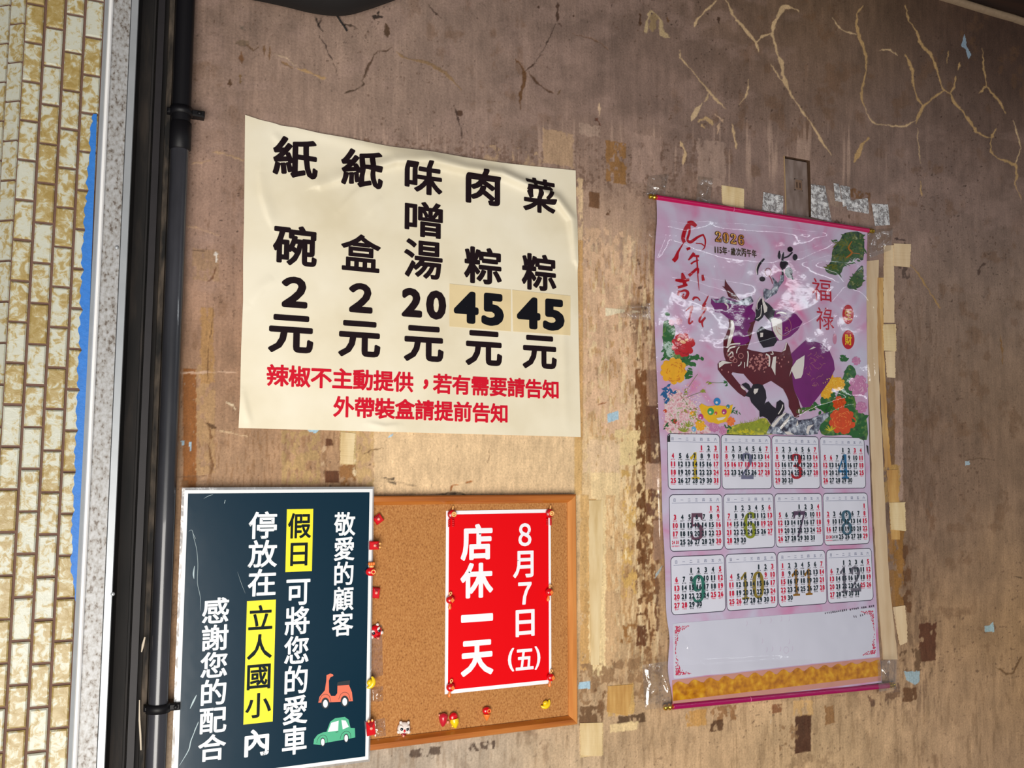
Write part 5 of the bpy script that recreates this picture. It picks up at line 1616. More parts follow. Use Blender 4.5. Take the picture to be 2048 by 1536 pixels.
YLF = PP('yellow_petal', (240, 176, 24), .4, .2, 110); YLF2 = PP('light_yellow_petal', (248, 214, 80)); ORF = PP('orange_petal', (222, 78, 24), .4, .3, 120); ORF2 = PP('light_orange_petal', (240, 130, 60)); PKF = PP('pink_petal', (204, 132, 176), .4, .3, 120); PKF2 = PP('pale_pink_petal', (228, 186, 208)); BLF = PP('blue_petal', (30, 96, 150), .4, .3, 60)
SAL = PP('blossom_print', (226, 170, 178))


def flower(name, label, cx, cy, r, m1, m2, npet, seed, sq=1.0):
    rg = random.Random(seed)
    o = None
    s = Print(YCAL, None, .0008)
    for ring_, k in ((1.0, npet), (.72, npet-1), (.45, npet-3)):
        for i in range(k):
            a = 2*math.pi*i/k+rg.uniform(-.2, .2)
            q = r*ring_
            s.dpx(cx+q*.62*math.cos(a), cy+q*.62*sq*math.sin(a), q*.40, q*.30, 10, a)
    s.dpx(cx, cy, r*.5, r*.5*sq, 14)
    o = s.build('flower_picture', m1, cal, label)
    s = Print(YCAL, None, .0011)
    for i in range(npet*2):
        a = rg.uniform(0, 6.28); d = r*rg.uniform(.15, .75)
        s.stroke([(cx+d*math.cos(a-.25), cy+d*sq*math.sin(a-.25)), (cx+d*1.12*math.cos(a), cy+d*1.12*sq*math.sin(a)), (cx+d*math.cos(a+.25), cy+d*sq*math.sin(a+.25))], [.3, r*.07, .3], 3)
    s.build('petal_edges', m2, o)


def leaves(name, m_, pts, label, seed, rx=(4, 9), ry=(2.6, 5.5), lift=.0006):
    rg = random.Random(seed)
    s = Print(YCAL, None, lift)
    for x, y, n, sx, sy in pts:
        for i in range(int(n*1.7)):
            px, py = x+rg.gauss(0, sx), y+rg.gauss(0, sy)
            w_, h_ = rg.uniform(*rx), rg.uniform(*ry); a = rg.uniform(-1.2, 1.2)
            s.poly([(px+math.cos(a)*u*w_-math.sin(a)*v*h_, py+math.sin(a)*u*w_+math.cos(a)*v*h_) for u, v in ((-1, 0), (-.3, .8), (.4, .6), (1, 0), (.4, -.7), (-.3, -.6))])
    return s.build(name, m_, cal, label)


def tufts(name, m_, pts, label, seed, lift=.0009):
    rg = random.Random(seed)
    s = Print(YCAL, None, lift)
    for x, y, n, ln in pts:
        for i in range(n):
            a = rg.uniform(-2.9, -.25); l = ln*rg.uniform(.6, 1)
            s.stroke([(x, y), (x+l*math.cos(a), y+l*math.sin(a))], [1.6, .4], 0)
    return s.build(name, m_, cal, label)


leaves('leaf_spray', GR1, [(1336, 660, 10, 3, 14), (1338, 690, 12, 5, 12), (1334, 706, 8, 5, 4), (1372, 722, 7, 9, 5), (1393, 714, 5, 5, 3), (1382, 735, 4, 3, 5), (1376, 752, 4, 3, 5)], 'green leaves at the left edge', 1)
leaves('leaf_spray', GR1, [(1685, 720, 4, 3, 5), (1702, 742, 3, 4, 4), (1690, 770, 10, 5, 8), (1622, 790, 7, 4, 7), (1655, 785, 6, 6, 6), (1650, 812, 8, 5, 5), (1690, 800, 8, 6, 8), (1722, 855, 9, 5, 12), (1648, 855, 8, 5, 6), (1704, 866, 6, 5, 3), (1702, 828, 7, 5, 10), (1620, 812, 8, 8, 6)], 'green leaves at the right edge', 2)
leaves('pine_spray', GR3, [(1700, 482, 16, 12, 5), (1706, 505, 18, 12, 6), (1690, 520, 16, 14, 5), (1672, 540, 10, 8, 5), (1712, 560, 14, 6, 9), (1680, 490, 8, 8, 5)], 'dark green pine branch in the top right corner', 3, (4, 9), (1.5, 3))
leaves('pine_spray', PP('olive_needles', (104, 112, 34), .4, .4, 90), [(1685, 488, 9, 9, 4), (1682, 516, 10, 11, 3), (1664, 536, 6, 6, 3)], 'olive needles of the pine', 13, (4, 8), (1, 2.2), .0009)
s = Print(YCAL, None, .0011)
s.stroke(q6((1040, 730), (1005, 800), (1040, 850), (980, 900)), [1.5, 3, 4, 2]); s.stroke(q6((1040, 850), (1120, 860)), 1.5)
s.build('pine_twig', PP('twig_brown', (176, 110, 44)), cal)
leaves('blue_leaf_spray', BLF, [(1331, 778, 5, 3, 7), (1334, 796, 4, 3, 6), (1344, 786, 3, 3, 2)], 'blue leaves', 4, (4, 8), (2, 4))
leaves('blossom_spray', SAL, [(1350, 795, 26, 14, 8), (1385, 775, 16, 16, 9), (1370, 810, 24, 14, 9), (1345, 835, 24, 10, 10), (1390, 830, 20, 14, 9), (1336, 850, 10, 6, 6)], 'pale pink blossom', 5, (1.2, 3), (.8, 2), .0006)
leaves('blossom_spray', PP('pale_blossom', (238, 214, 216)), [(1350, 800, 18, 16, 10), (1378, 815, 22, 18, 12), (1340, 838, 14, 9, 10), (1395, 790, 10, 14, 9)], 'lightest blossom', 6, (1.2, 2.6), (.8, 1.8), .0008)
s = Print(YCAL, None, .0007)
rg = random.Random(12)
for x0_, y0_, x1_, y1_ in ((1362, 812, 1372, 776), (1372, 782, 1395, 748), (1365, 800, 1410, 782), (1415, 764, 1456, 764), (1385, 824, 1360, 790), (1375, 820, 1395, 815)):
    s.stroke([(x0_, y0_), ((x0_+x1_)/2+rg.uniform(-3, 3), (y0_+y1_)/2+rg.uniform(-3, 3)), (x1_, y1_)], .9)
s.build('blossom_twigs', PP('twig_green', (120, 130, 84)), cal)
leaves('small_leaf_spray', GR2, [(1371, 783, 5, 3, 4), (1406, 782, 5, 2, 3), (1420, 766, 4, 3, 2), (1366, 822, 4, 3, 3), (1388, 829, 6, 3, 4), (1395, 838, 6, 4, 5)], 'small yellow green leaves', 7, (2, 4), (.8, 1.6), .0009)
leaves('dark_sprig', GR1, [(1452, 764, 4, 3, 2), (1470, 824, 6, 4, 3), (1333, 851, 5, 3, 3), (1346, 843, 4, 3, 3), (1455, 858, 5, 3, 4)], 'dark green sprigs', 8, (3, 5), (1, 2), .0009)
flower('f', 'red peony', 1366, 690, 24, REDF, REDF2, 11, 1)
s = Print(YCAL, None, .0014); s.dpx(1365, 684, 6, 3.4, 10, .3); s.dpx(1357, 679, 4, 2.4, 10, -.5); s.dpx(1372, 680, 3.5, 2.4, 10)
s.build('peony_heart', PP('peony_heart_print', (232, 180, 130)), cal)
flower('f', 'yellow peony', 1347, 742, 27, YLF, PP('amber_petal', (214, 130, 16)), 11, 2)
flower('f', 'small pink flowers at top left', 1343, 645, 7, PKF2, PP('rose_petal', (204, 96, 128)), 8, 3); flower('f', 'small pink flower beside it', 1357, 643, 8, PKF2, PP('rose_petal_b', (204, 96, 128)), 8, 4)
flower('f', 'left yellow chrysanthemum', 1656, 764, 17, YLF, YLF2, 11, 5); flower('f', 'right yellow chrysanthemum', 1676, 768, 14, YLF, YLF2, 10, 6); flower('f', 'low yellow chrysanthemum', 1652, 785, 13, YLF, YLF2, 10, 16)
flower('f', 'orange dahlia', 1684, 842, 27, ORF, ORF2, 12, 7); flower('f', 'upper orange petals', 1678, 806, 14, ORF, ORF2, 9, 8)
flower('f', 'pink peony', 1716, 772, 20, PKF, PKF2, 11, 9, 1.2); flower('f', 'small pink peony', 1712, 722, 9, PKF, PKF2, 9, 10); flower('f', 'low pink peony', 1722, 815, 12, PKF, PKF2, 9, 17)
flower('f', 'pink bud among leaves', 1627, 770, 6, PKF2, YLF2, 7, 11, 1.6)
# gold ingot bowl with coloured balls
s = Print(YCAL, None, .0010)
s.poly(q7((705, 1085), (730, 1060), (790, 1090), (860, 1085), (880, 1060), (905, 1080), (1000, 1090), (1050, 1070), (1035, 1150), (1000, 1210), (985, 1245), (900, 1270), (800, 1250), (750, 1200), (725, 1150)))
bowl = s.build('ingot_picture', PP('ingot_yellow', (240, 190, 20), .4, .2, 80), cal, 'yellow ingot bowl')
s = Print(YCAL, None, .0013)
s.poly(q7((880, 1210), (980, 1195), (950, 1225), (900, 1235)))
s.build('ingot_gleam', HIL, bowl)
for x, y, r_, c in ((888, 1042, 36, (40, 130, 196)), (822, 1142, 34, (60, 160, 90)), (960, 1145, 26, (176, 50, 120)), (1000, 1092, 18, (60, 130, 150)), (722, 1196, 26, (190, 60, 130)), (650, 1322, 24, (110, 170, 210)), (875, 1160, 16, (200, 90, 60))):
    p = q7((x, y))[0]
    s = Print(YCAL, None, .0014); s.dpx(p[0], p[1], r_/5.12, r_/5.12*1.1, 16)
    o = s.build('ball_picture', PP('ball_%d' % x, c), cal)
    s = Print(YCAL, None, .0016); s.dpx(p[0]-1.2, p[1]+1.6, r_/5.12*.36, r_/5.12*.36, 10); s.build('ball_gleam', HIL, o)
flower('f', 'orange spiral flower', 1461, 843, 9.5, ORF2, ORF, 8, 18); flower('f', 'yellow flower below', 1400, 851, 11, YLF, YLF2, 9, 19); flower('f', 'mauve flower below', 1428, 854, 11, PKF, PKF2, 9, 20); flower('f', 'second mauve flower', 1446, 861, 9, PKF, PKF2, 9, 21); flower('f', 'yellow floret', 1385, 827, 6, YLF, ORF2, 7, 22)
flower('f', 'red floret', 1349, 843, 5, REDF, ORF2, 7, 23); flower('f', 'brown floret', 1330, 822, 4, ORF, REDF2, 7, 24)
tufts('grass_picture', GR2, [(1480, 864, 26, 16), (1490, 858, 26, 20), (1506, 860, 30, 22), (1520, 856, 30, 24), (1532, 862, 24, 18), (1368, 864, 26, 16), (1376, 854, 20, 14)], 'yellow green grass tuft', 14)
tufts('grass_picture', PP('bright_grass', (206, 196, 30)), [(1478, 866, 16, 9), (1490, 866, 16, 10), (1502, 867, 14, 9), (1660, 862, 18, 14)], 'bright yellow grass tuft', 15, .0011)
tufts('grass_picture', PP('grey_grass', (116, 140, 120)), [(1546, 866, 20, 15), (1558, 868, 16, 12)], 'grey green grass tuft', 16, .0011)
tufts('grass_picture', PP('fern_print', (90, 120, 34), .4, .4, 90), [(1612, 822, 16, 16), (1602, 828, 14, 14), (1625, 818, 14, 12), (1650, 868, 14, 14)], 'green fern fronds', 17, .0009)
s = Print(YCAL, None, .0008); s.poly([(1334, 874), (1340, 868), (1340, 884), (1334, 884)]); s.poly([(1732, 890), (1736, 892), (1737, 912), (1734, 904)])
s.build('dark_corner', PP('corner_dark', (40, 40, 40)), cal)

# ------------------------------------------------------------------ clear plastic over the calendar
def film(name, quad, y, amp, m, parent=None, nu=60, nv=120, seed=0, creases=(), fr=38.0, label=None, frame=None):
    """wrinkled film over a photo-pixel quad (tl, tr, br, bl), its edges held near the wall"""
    P = [un(*q, y) for q in quad]
    V = []
    uu, vv = np.meshgrid(np.linspace(0, 1, nu+1), np.linspace(0, 1, nv+1))
    X_ = (P[0][0]*(1-uu)+P[1][0]*uu)*(1-vv)+(P[3][0]*(1-uu)+P[2][0]*uu)*vv
    Z_ = (P[0][2]*(1-uu)+P[1][2]*uu)*(1-vv)+(P[3][2]*(1-uu)+P[2][2]*uu)*vv
    rd = np.abs(fbm(X_*fr*.35+seed, Z_*fr*.28, 5+seed, 2)-.5)*2
    d = amp*(1-rd)**3*.9+amp*.6*(fbm(X_*fr, Z_*fr*.7, 9+seed, 3)-.5)
    for px, a, w in creases:
        pts = [wpt(q[0], q[1], y) for q in px]
        q, t = seg_dist(X_, Z_, pts)
        d += a*np.exp(-(q/w)**2)*np.sqrt(np.clip(np.sin(np.pi*np.clip(t, .02, .98)), 0, 1))
    edge = np.minimum(np.minimum(uu, 1-uu)*nu/4, np.minimum(vv, 1-vv)*nv/4)
    edge = np.clip(edge, 0, 1)
    Yv = y-d*edge
    V = np.stack([X_.ravel(), Yv.ravel(), Z_.ravel()], 1)
    F_ = [(j*(nu+1)+i, j*(nu+1)+i+1, (j+1)*(nu+1)+i+1, (j+1)*(nu+1)+i) for j in range(nv) for i in range(nu)]
    return link(name, mesh_from(V, F_, True), m, parent, label)


sleeve = film_mat('clear_sleeve', .065, .085, (.97, .965, .975), 60, .12)
fo = film('plastic_cover', ((1286, 384), (1752, 452), (1800, 1384), (1318, 1424)), -.0195, .0042, sleeve, cal, 150, 280, 3, [
    ([(1322, 440), (1370, 448), (1420, 440)], .004, .006), ([(1345, 470), (1440, 500), (1530, 512), (1600, 505), (1660, 480)], .007, .006), ([(1430, 445), (1520, 452), (1650, 466)], .005, .005),
    ([(1310, 525), (1370, 545), (1430, 560), (1500, 570)], .006, .010), ([(1370, 570), (1410, 592), (1450, 600)], .006, .012), ([(1300, 600), (1304, 640), (1312, 700)], .005, .006),
    ([(1430, 700), (1500, 690), (1560, 672), (1640, 628), (1690, 570), (1670, 545), (1625, 528)], .0055, .011), ([(1500, 640), (1530, 600), (1560, 560)], .006, .012), ([(1560, 870), (1620, 840), (1680, 815), (1730, 805)], .009, .012),
    ([(1610, 525), (1650, 512), (1700, 515)], .006, .005), ([(1350, 1330), (1440, 1326), (1520, 1320), (1620, 1316)], .006, .006), ([(1368, 1240), (1376, 1300), (1420, 1345)], .005, .006),
    ([(1300, 460), (1330, 470), (1310, 520)], .005, .006), ([(1735, 480), (1740, 560), (1744, 700), (1750, 900)], .005, .007), ([(1306, 700), (1316, 900), (1328, 1200)], .005, .007), ([(1640, 1330), (1650, 1290)], .005, .008), ([(1690, 1330), (1696, 1300)], .005, .008)],
    22.0, 'clear wrinkled plastic cover')


# ------------------------------------------------------------------ wall socket painted over in plaster colour
YW = .006
sock = thing('wall_socket', un(1595, 372, .006), 'small painted wall socket plate sunk in the plaster above the calendar rod', 'socket')
sp = ramp_mat('painted_plate', [(.3, (110, 92, 82)), (.5, (130, 112, 104)), (.7, (146, 130, 122))], 45, .6, 6, (1.5, 1, .5))
hx0, hx1, hz0, hz1 = HOLE
mb = MB(); mb.bevbox(hx0+.006, hx1-.0008, YW, .012, hz0+.001, hz1-.0015, .0012); mb.build('cover_plate', sp, sock)
mb = MB()
o_ = .0016
pr4 = [(hx0-o_, hz0-o_), (hx1+o_, hz0-o_), (hx1+o_, hz1+o_), (hx0-o_, hz1+o_)]
mb.add([(x, .0006, z) for x, z in pr4]+[(x, .014, z) for x, z in pr4], [(0, 1, 5, 4), (1, 2, 6, 5), (2, 3, 7, 6), (3, 0, 4, 7), (4, 5, 6, 7)])
mb.build('back_box', mat('rusty_box', (92, 66, 46), .8, var=.4, vscale=120), sock, 'dirty brown recess')
mb = MB(); mb.box(hx0-.0008, hx0+.0016, -.0012, .004, hz0, hz1); mb.build('plaster_edge', mat('plaster_edge', (176, 146, 108), .8, var=.3, vscale=150), sock, 'pale broken plaster edge')
ca = un(1597, 370, YW-.001)
fr = MB()
hw, hh, t_ = .0105, .0125, .0016
for a, b, c, d in ((-hw, hw, hh-t_, hh), (-hw, hw, -hh, -hh+t_), (-hw, -hw+t_, -hh, hh), (hw-t_, hw, -hh, hh)):
    fr.box(ca[0]+a, ca[0]+b, YW-.0016, YW+.001, ca[2]+c, ca[2]+d)
fro = fr.build('outlet_surround', sp, sock)
mb = MB(); mb.box(ca[0]-hw+t_, ca[0]+hw-t_, YW-.0008, YW+.0005, ca[2]-hh+t_, ca[2]+hh-t_); ins = mb.build('outlet_insert', mat('dusty_outlet', (128, 100, 80), .6, var=.3, vscale=200), sock)
dsl = mat('slot_dark', (40, 24, 18), .8)
for dx in (-.0042, .0042):
    mb = MB(); mb.box(ca[0]+dx-.0012, ca[0]+dx+.0012, YW-.0010, YW, ca[2]-.0065, ca[2]+.0055); mb.build('slot', dsl, ins)

# ------------------------------------------------------------------ tape left on the wall
crk = film_mat('crinkled_tape', .5, .22, (.95, .93, .92), 330, 1.0, .40, 130)
smo = film_mat('clear_tape', .16, .14, (.96, .94, .90), 90, .5, .05)
TAPES = [
    ('clear_tape', ((1296, 352), (1338, 348), (1330, 388), (1292, 390)), smo, .004, 'loose clear tape tab lifting off above the left end of the top rod', [([(1306, 372), (1318, 380), (1324, 382)], .007, .004)]),
    ('clear_tape', ((1396, 352), (1426, 356), (1420, 408), (1392, 402)), smo, .004, 'clear tape tab above the top rod, left of the pale tape square', [([(1400, 376), (1404, 388), (1412, 372)], .006, .004)]),
    ('clear_tape', ((1527, 384), (1567, 392), (1566, 428), (1524, 420)), crk, .003, 'crinkled shiny clear tape left of the wall socket', []),
    ('clear_tape', ((1622, 368), (1650, 372), (1664, 444), (1622, 434)), crk, .003, 'crinkled shiny clear tape right of the wall socket', []),
    ('clear_tape', ((1667, 366), (1678, 368), (1684, 404), (1670, 402)), crk, .003, 'narrow glossy tape strip, second right of the wall socket', []),
    ('clear_tape', ((1680, 370), (1700, 374), (1702, 408), (1686, 414)), crk, .003, 'glossy tape strip between the narrow strip and the stepped one', []),
    ('clear_tape', ((1692, 402), (1736, 396), (1738, 428), (1694, 420)), crk, .0035, 'wide glossy tape scrap above the right end of the top rod', []),
    ('clear_tape', ((1743, 407), (1776, 409), (1780, 450), (1750, 452)), crk, .002, 'whitish matted tape strip right of the top rod end', []),
    ('clear_tape', ((1736, 460), (1786, 456), (1782, 500), (1740, 516)), smo, .005, 'clear tape bundle crumpled just below the right end of the top rod', [([(1745, 470), (1740, 490), (1744, 510)], .006, .004), ([(1755, 492), (1770, 474)], .006, .004), ([(1768, 490), (1778, 478)], .006, .003)]),
    ('clear_tape', ((1240, 612), (1300, 606), (1302, 640), (1240, 636)), smo, .003, 'clear tape tab holding the left edge of the calendar cover', [([(1250, 624), (1295, 622)], .004, .004)]),
    ('clear_tape', ((1284, 1330), (1335, 1322), (1344, 1412), (1290, 1420)), smo, .006, 'crumpled clear tape around the left end of the bottom rod', [([(1300, 1392), (1308, 1376), (1316, 1382)], .007, .003), ([(1322, 1345), (1336, 1380), (1342, 1405)], .007, .003)]),
    ('clear_tape', ((1755, 1322), (1794, 1318), (1792, 1378), (1758, 1384)), smo, .005, 'clear tape around the right end of the bottom rod', [([(1764, 1336), (1770, 1352), (1776, 1366)], .006, .003)]),
    ('clear_tape', ((734, 1254), (764, 1250), (766, 1350), (738, 1360)), smo, .0012, 'clear tape strip on the cork between the lion head pin and the gold ingot pin', []),
    ('clear_tape', ((740, 1376), (766, 1372), (766, 1402), (742, 1404)), smo, .004, 'bit of clear tape with a white glint below the gold ingot pin', [([(756, 1396), (762, 1384)], .006, .003)]),
    ('clear_tape', ((748, 1440), (770, 1436), (772, 1472), (750, 1474)), smo, .004, 'bit of clear tape with a white glint beside the lowest red envelope pin', [([(756, 1460), (766, 1462)], .006, .003)]),
]
for i, (nm, q, m_, amp, lab, crs) in enumerate(TAPES):
    on_cork = q[0][0] < 800
    y = -.0095 if on_cork else (-.021 if 'holding' in lab or 'rod' in lab.split(' of ')[-1] and 'bottom' in lab else -.0022)
    o = film(nm, q, y, amp, m_, None, 24, 30, 20+i, crs, 90.0)
    c = un(sum(p[0] for p in q)/4, sum(p[1] for p in q)/4, y)
    o.data.transform(Matrix.Translation((-c[0], -c[1], -c[2]))); o.location = tuple(float(v) for v in c)
    props(o, lab, 'tape', 'clear tape bits on the wall and board')

pale = ramp_mat('yellowed_tape', [(.3, (206, 176, 122)), (.5, (224, 198, 150)), (.7, (234, 212, 168))], 30, .45, 6, (2, 1, .35), .2)
ochre = ramp_mat('ochre_tape', [(.3, (172, 122, 60)), (.55, (202, 158, 92)), (.75, (222, 186, 124))], 34, .5, 6, (2, 1, .3), .2)
cream = ramp_mat('cream_tape', [(.3, (212, 182, 140)), (.5, (224, 196, 156)), (.7, (232, 208, 170))], 26, .5, 6, (2, 1, .3), .2)


def strip(name, left, right, m_, lab, y=-.0010, cat='tape', seed=0):
    """long flat tape strip with slightly torn edges; left and right borders run downwards in photo pixels"""
    rg = random.Random(seed)
    n = 40
    mb = MB()
    Lp, Rp = [np.array(p, float) for p in left], [np.array(p, float) for p in right]

    def at(P, t):
        k = t*(len(P)-1); i = min(int(k), len(P)-2)
        return P[i]+(P[i+1]-P[i])*(k-i)
    V = []
    for i in range(n+1):
        a = at(Lp, i/n)+[rg.uniform(-.8, .8), 0]; b = at(Rp, i/n)+[rg.uniform(-.8, .8), 0]
        if i in (0, n): a[1] += rg.uniform(-1, 1); b[1] += rg.uniform(-1, 1)
        p, q = un(*a, y), un(*b, y)
        d = rg.uniform(-.0001, .0001)
        V += [p+[0, d, 0], q+[0, d, 0], q+[0, .0007, 0], p+[0, .0007, 0]]
    Fc = []
    for i in range(n):
        for k in range(4):
            Fc.append((i*4+k, i*4+(k+1) % 4, i*4+4+(k+1) % 4, i*4+4+k))
    Fc += [(3, 2, 1, 0), (n*4, n*4+1, n*4+2, n*4+3)]
    mb.add(V, Fc)
    o = mb.build(name, m_)
    c = np.mean(V, 0)
    o.data.transform(Matrix.Translation((-c[0], -c[1], -c[2]))); o.location = tuple(float(v) for v in c)
    props(o, lab, cat, 'yellowed tape strips on the wall')
    return o


strip('masking_tape', [(1731, 522), (1736, 760), (1746, 1000), (1754, 1160), (1766, 1320)], [(1757, 520), (1758, 760), (1770, 1000), (1778, 1160), (1796, 1320)], cream, 'long cream tape strip down the right edge of the calendar', seed=1)
strip('masking_tape', [(1755, 556), (1756, 700), (1764, 840), (1770, 935)], [(1766, 556), (1768, 700), (1775, 840), (1783, 935)], ochre, 'narrow ochre tape strip beside the long cream strip', -.0016, seed=2)
strip('masking_tape', [(1768, 491), (1767, 560), (1767, 645)], [(1788, 490), (1788, 560), (1789, 645)], cream, 'cream tape piece right of the ochre strip, uppermost', -.0014, seed=3)
strip('masking_tape', [(1788, 487), (1787, 532)], [(1822, 489), (1820, 534)], cream, 'squarish cream tape patch at the upper right of the calendar', -.0020, seed=4)
strip('masking_tape', [(1766, 648), (1768, 700)], [(1792, 647), (1793, 702)], pale, 'yellow tape patch halfway down the cream pieces', -.0021, seed=5)
strip('masking_tape', [(1770, 703), (1774, 755)], [(1790, 703), (1791, 757)], cream, 'cream tape piece just under the yellow patch', -.0013, seed=6)
strip('masking_tape', [(1774, 940), (1778, 1000), (1782, 1080)], [(1796, 940), (1797, 1000), (1800, 1080)], ochre, 'short ochre tape strip right of the month grids', -.0012, seed=7)
strip('masking_tape', [(1779, 1006), (1782, 1060)], [(1810, 1004), (1812, 1062)], pale, 'crinkled pale tape knot beside the eighth month', -.0022, seed=8)
strip('masking_tape', [(1786, 1215), (1794, 1260), (1800, 1292)], [(1810, 1210), (1814, 1250), (1815, 1285)], cream, 'cream tape piece beside the memo space', -.0014, seed=9)
strip('masking_tape', [(1443, 370), (1445, 408)], [(1488, 378), (1488, 420)], pale, 'pale tape square above the top rod of the calendar', seed=10)
strip('masking_tape', [(1178, 1000), (1178, 1130), (1182, 1330)], [(1206, 1000), (1205, 1130), (1198, 1330)], pale, 'long pale yellow tape strip on the wall right of the cork board', seed=11)
strip('masking_tape', [(1160, 1446), (1161, 1510)], [(1205, 1446), (1204, 1512)], pale, 'pale tape patch on the wall below the cork board corner', seed=12)
strip('masking_tape', [(1216, 1372), (1214, 1424)], [(1266, 1368), (1256, 1432)], ochre, 'crumpled ochre tape patch left of the bottom rod', seed=13)
strip('masking_tape', [(682, 864), (680, 928)], [(711, 866), (706, 930)], pale, 'yellowish tape piece under the cream poster', seed=14)

# ------------------------------------------------------------------ push pins of the cork board
PR = mat('pin_red', (214, 8, 24), .28, coat=.6); PRD = mat('pin_dark_red', (150, 4, 18), .3, coat=.6); PO = mat('pin_orange', (242, 130, 56), .3, coat=.5); PG = mat('pin_gold', (248, 186, 110), .3, coat=.5)
PY = mat('pin_yellow', (246, 208, 24), .3, coat=.5); PW = mat('pin_white', (236, 222, 214), .35, coat=.4); PB = mat('pin_black', (20, 26, 40), .3, coat=.5); PPK = mat('pin_pink', (240, 150, 130), .35, coat=.4)
GRP = 'festive red and gold push pins on the cork board'
mm = .00118


def pin_root(name, px, py, y, lab):
    return thing(name, un(px, py, y), lab, 'push pin', GRP)


def at_(r, dx, dy, dz):
    b = np.array(r.location)
    return (b[0]+dx*mm, b[1]-dy*mm, b[2]+dz*mm)


def rot2(mb, r, a):
    """turn the collected shape about the pin's centre in the wall plane"""
    b = np.array(r.location); c, s_ = math.cos(a), math.sin(a)
    mb.v = [(b[0]+(x-b[0])*c-(z-b[2])*s_, y, b[2]+(x-b[0])*s_+(z-b[2])*c) for x, y, z in mb.v]


def envelope_pin(px, py, y, lab, ang=0.0, w=11, h=13, cord=False):
    r = pin_root('envelope_pin', px, py, y, lab)
    c = at_(r, 0, 0, 0)
    m = MB(); m.bevbox(c[0]-w/2*mm, c[0]+w/2*mm, c[1]-6*mm, c[1], c[2]-h/2*mm, c[2]+h/2*mm, 1.2*mm); rot2(m, r, ang); m.build('envelope', PR, r)
    m = MB(); m.prism([(c[0]-w*.42*mm, c[2]+h*.42*mm), (c[0], c[2]+h*.05*mm), (c[0]+w*.42*mm, c[2]+h*.42*mm)], c[1]-6.9*mm, c[1]-5.5*mm); rot2(m, r, ang); m.build('flap', PRD, r)
    m = MB(); m.ell(at_(r, 0, 6.6, h*.02), (2.1*mm, 1.2*mm, 2.1*mm), 12, 8); rot2(m, r, ang); m.build('seal', PPK, r, 'pale coin seal')
    if cord:
        for dz in (-2.4, 2.4):
            m = MB(); m.ell(at_(r, dz, 5.5, h*.56), (1.5*mm, 1.5*mm, 2.0*mm), 10, 8); rot2(m, r, ang); m.build('bead', PG, r, 'gold bead')
    return r


def bag_pin(px, py, y, lab):
    r = pin_root('money_bag_pin', px, py, y, lab)
    m = MB(); m.ell(at_(r, 0, 4, -2.5), (7.4*mm, 4.6*mm, 5.8*mm), 20, 12); m.build('bag', PR, r)
    m = MB(); m.ell(at_(r, .5, 4, 4.6), (3.6*mm, 3*mm, 2*mm), 14, 8); m.build('neck_tie', PG, r, 'gold tie')
    m = MB()
    for dx in (-3, 0, 3): m.ell(at_(r, .6+dx, 4, 8), (2*mm, 2*mm, 2.4*mm), 10, 8)
    m.build('ruffle', PO, r)
    m = MB(); c = at_(r, 2.2, 8.2, -2.5); m.torus(c, 2.6*mm, .8*mm, 18, 8); m.build('coin_ring', PG, r, 'gold coin outline')
    return r


def lantern_pin(px, py, y, lab, drop=True, ang=0.0):
    r = pin_root('lantern_pin', px, py, y, lab)
    m = MB(); m.ell(at_(r, 0, 4.4, 0), (6.2*mm, 4.6*mm, 5.6*mm), 20, 12); rot2(m, r, ang); m.build('lantern_body', PR, r)
    m = MB(); c = at_(r, 1.4, 8.6, 0); m.prism([(c[0]-3*mm, c[2]), (c[0], c[2]-3.6*mm), (c[0]+3*mm, c[2]), (c[0], c[2]+3.6*mm)], c[1]-.8*mm, c[1]+1.2*mm); rot2(m, r, ang); m.build('diamond', PO, r, 'orange diamond')
    m = MB(); m.tube([at_(r, 0, 3, 5), at_(r, .6, 3, 7)], 1.5*mm, 8); m.torus(at_(r, .9, 3, 8.8), 1.7*mm, .7*mm, 14, 8); rot2(m, r, ang); m.build('hanging_loop', PG, r, 'gold loop')
    if drop:
        m = MB(); m.tube([at_(r, 0, 3, -5), at_(r, -.2, 3.4, -7), at_(r, -.5, 3.6, -10.5), at_(r, -.6, 3.4, -13)], [1.5*mm, 1.5*mm, 2.6*mm, 1.6*mm], 12); rot2(m, r, ang); m.build('tassel', PO, r, 'orange tassel')
    return r


def knot_pin(px, py, y, lab):
    r = pin_root('knot_pin', px, py, y, lab)
    m = MB(); m.ell(at_(r, 0, 3.2, 0), (6.6*mm, 3.4*mm, 6.8*mm), 22, 12); m.build('medallion', PR, r)
    m = MB(); m.torus(at_(r, -.6, 5.4, .3), 5.2*mm, .7*mm, 22, 8); m.build('rim', PRD, r)
    m = MB(); m.torus(at_(r, 1.6, 7, .2), 2.9*mm, 1.1*mm, 20, 8); m.ell(at_(r, 1.6, 6.8, .2), (1.6*mm, .8*mm, 1.6*mm), 10, 6); m.build('coin', PG, r, 'gold coin')
    m = MB(); m.tube([at_(r, .6, 3, 6), at_(r, 1.2, 3, 8), at_(r, 1.8, 3, 11.5)], [1.3*mm, 1.2*mm, .9*mm], 8); m.build('hanging_loop', PG, r, 'gold loop')
    for dx in (-4.2, 1.8):
        m = MB()
        for k in range(4): m.ell(at_(r, dx, 3, -8.6-2.6*k), (1.7*mm, 1.5*mm, 1.5*mm), 10, 8)
        m.build('tassel', PR, r)
    return r


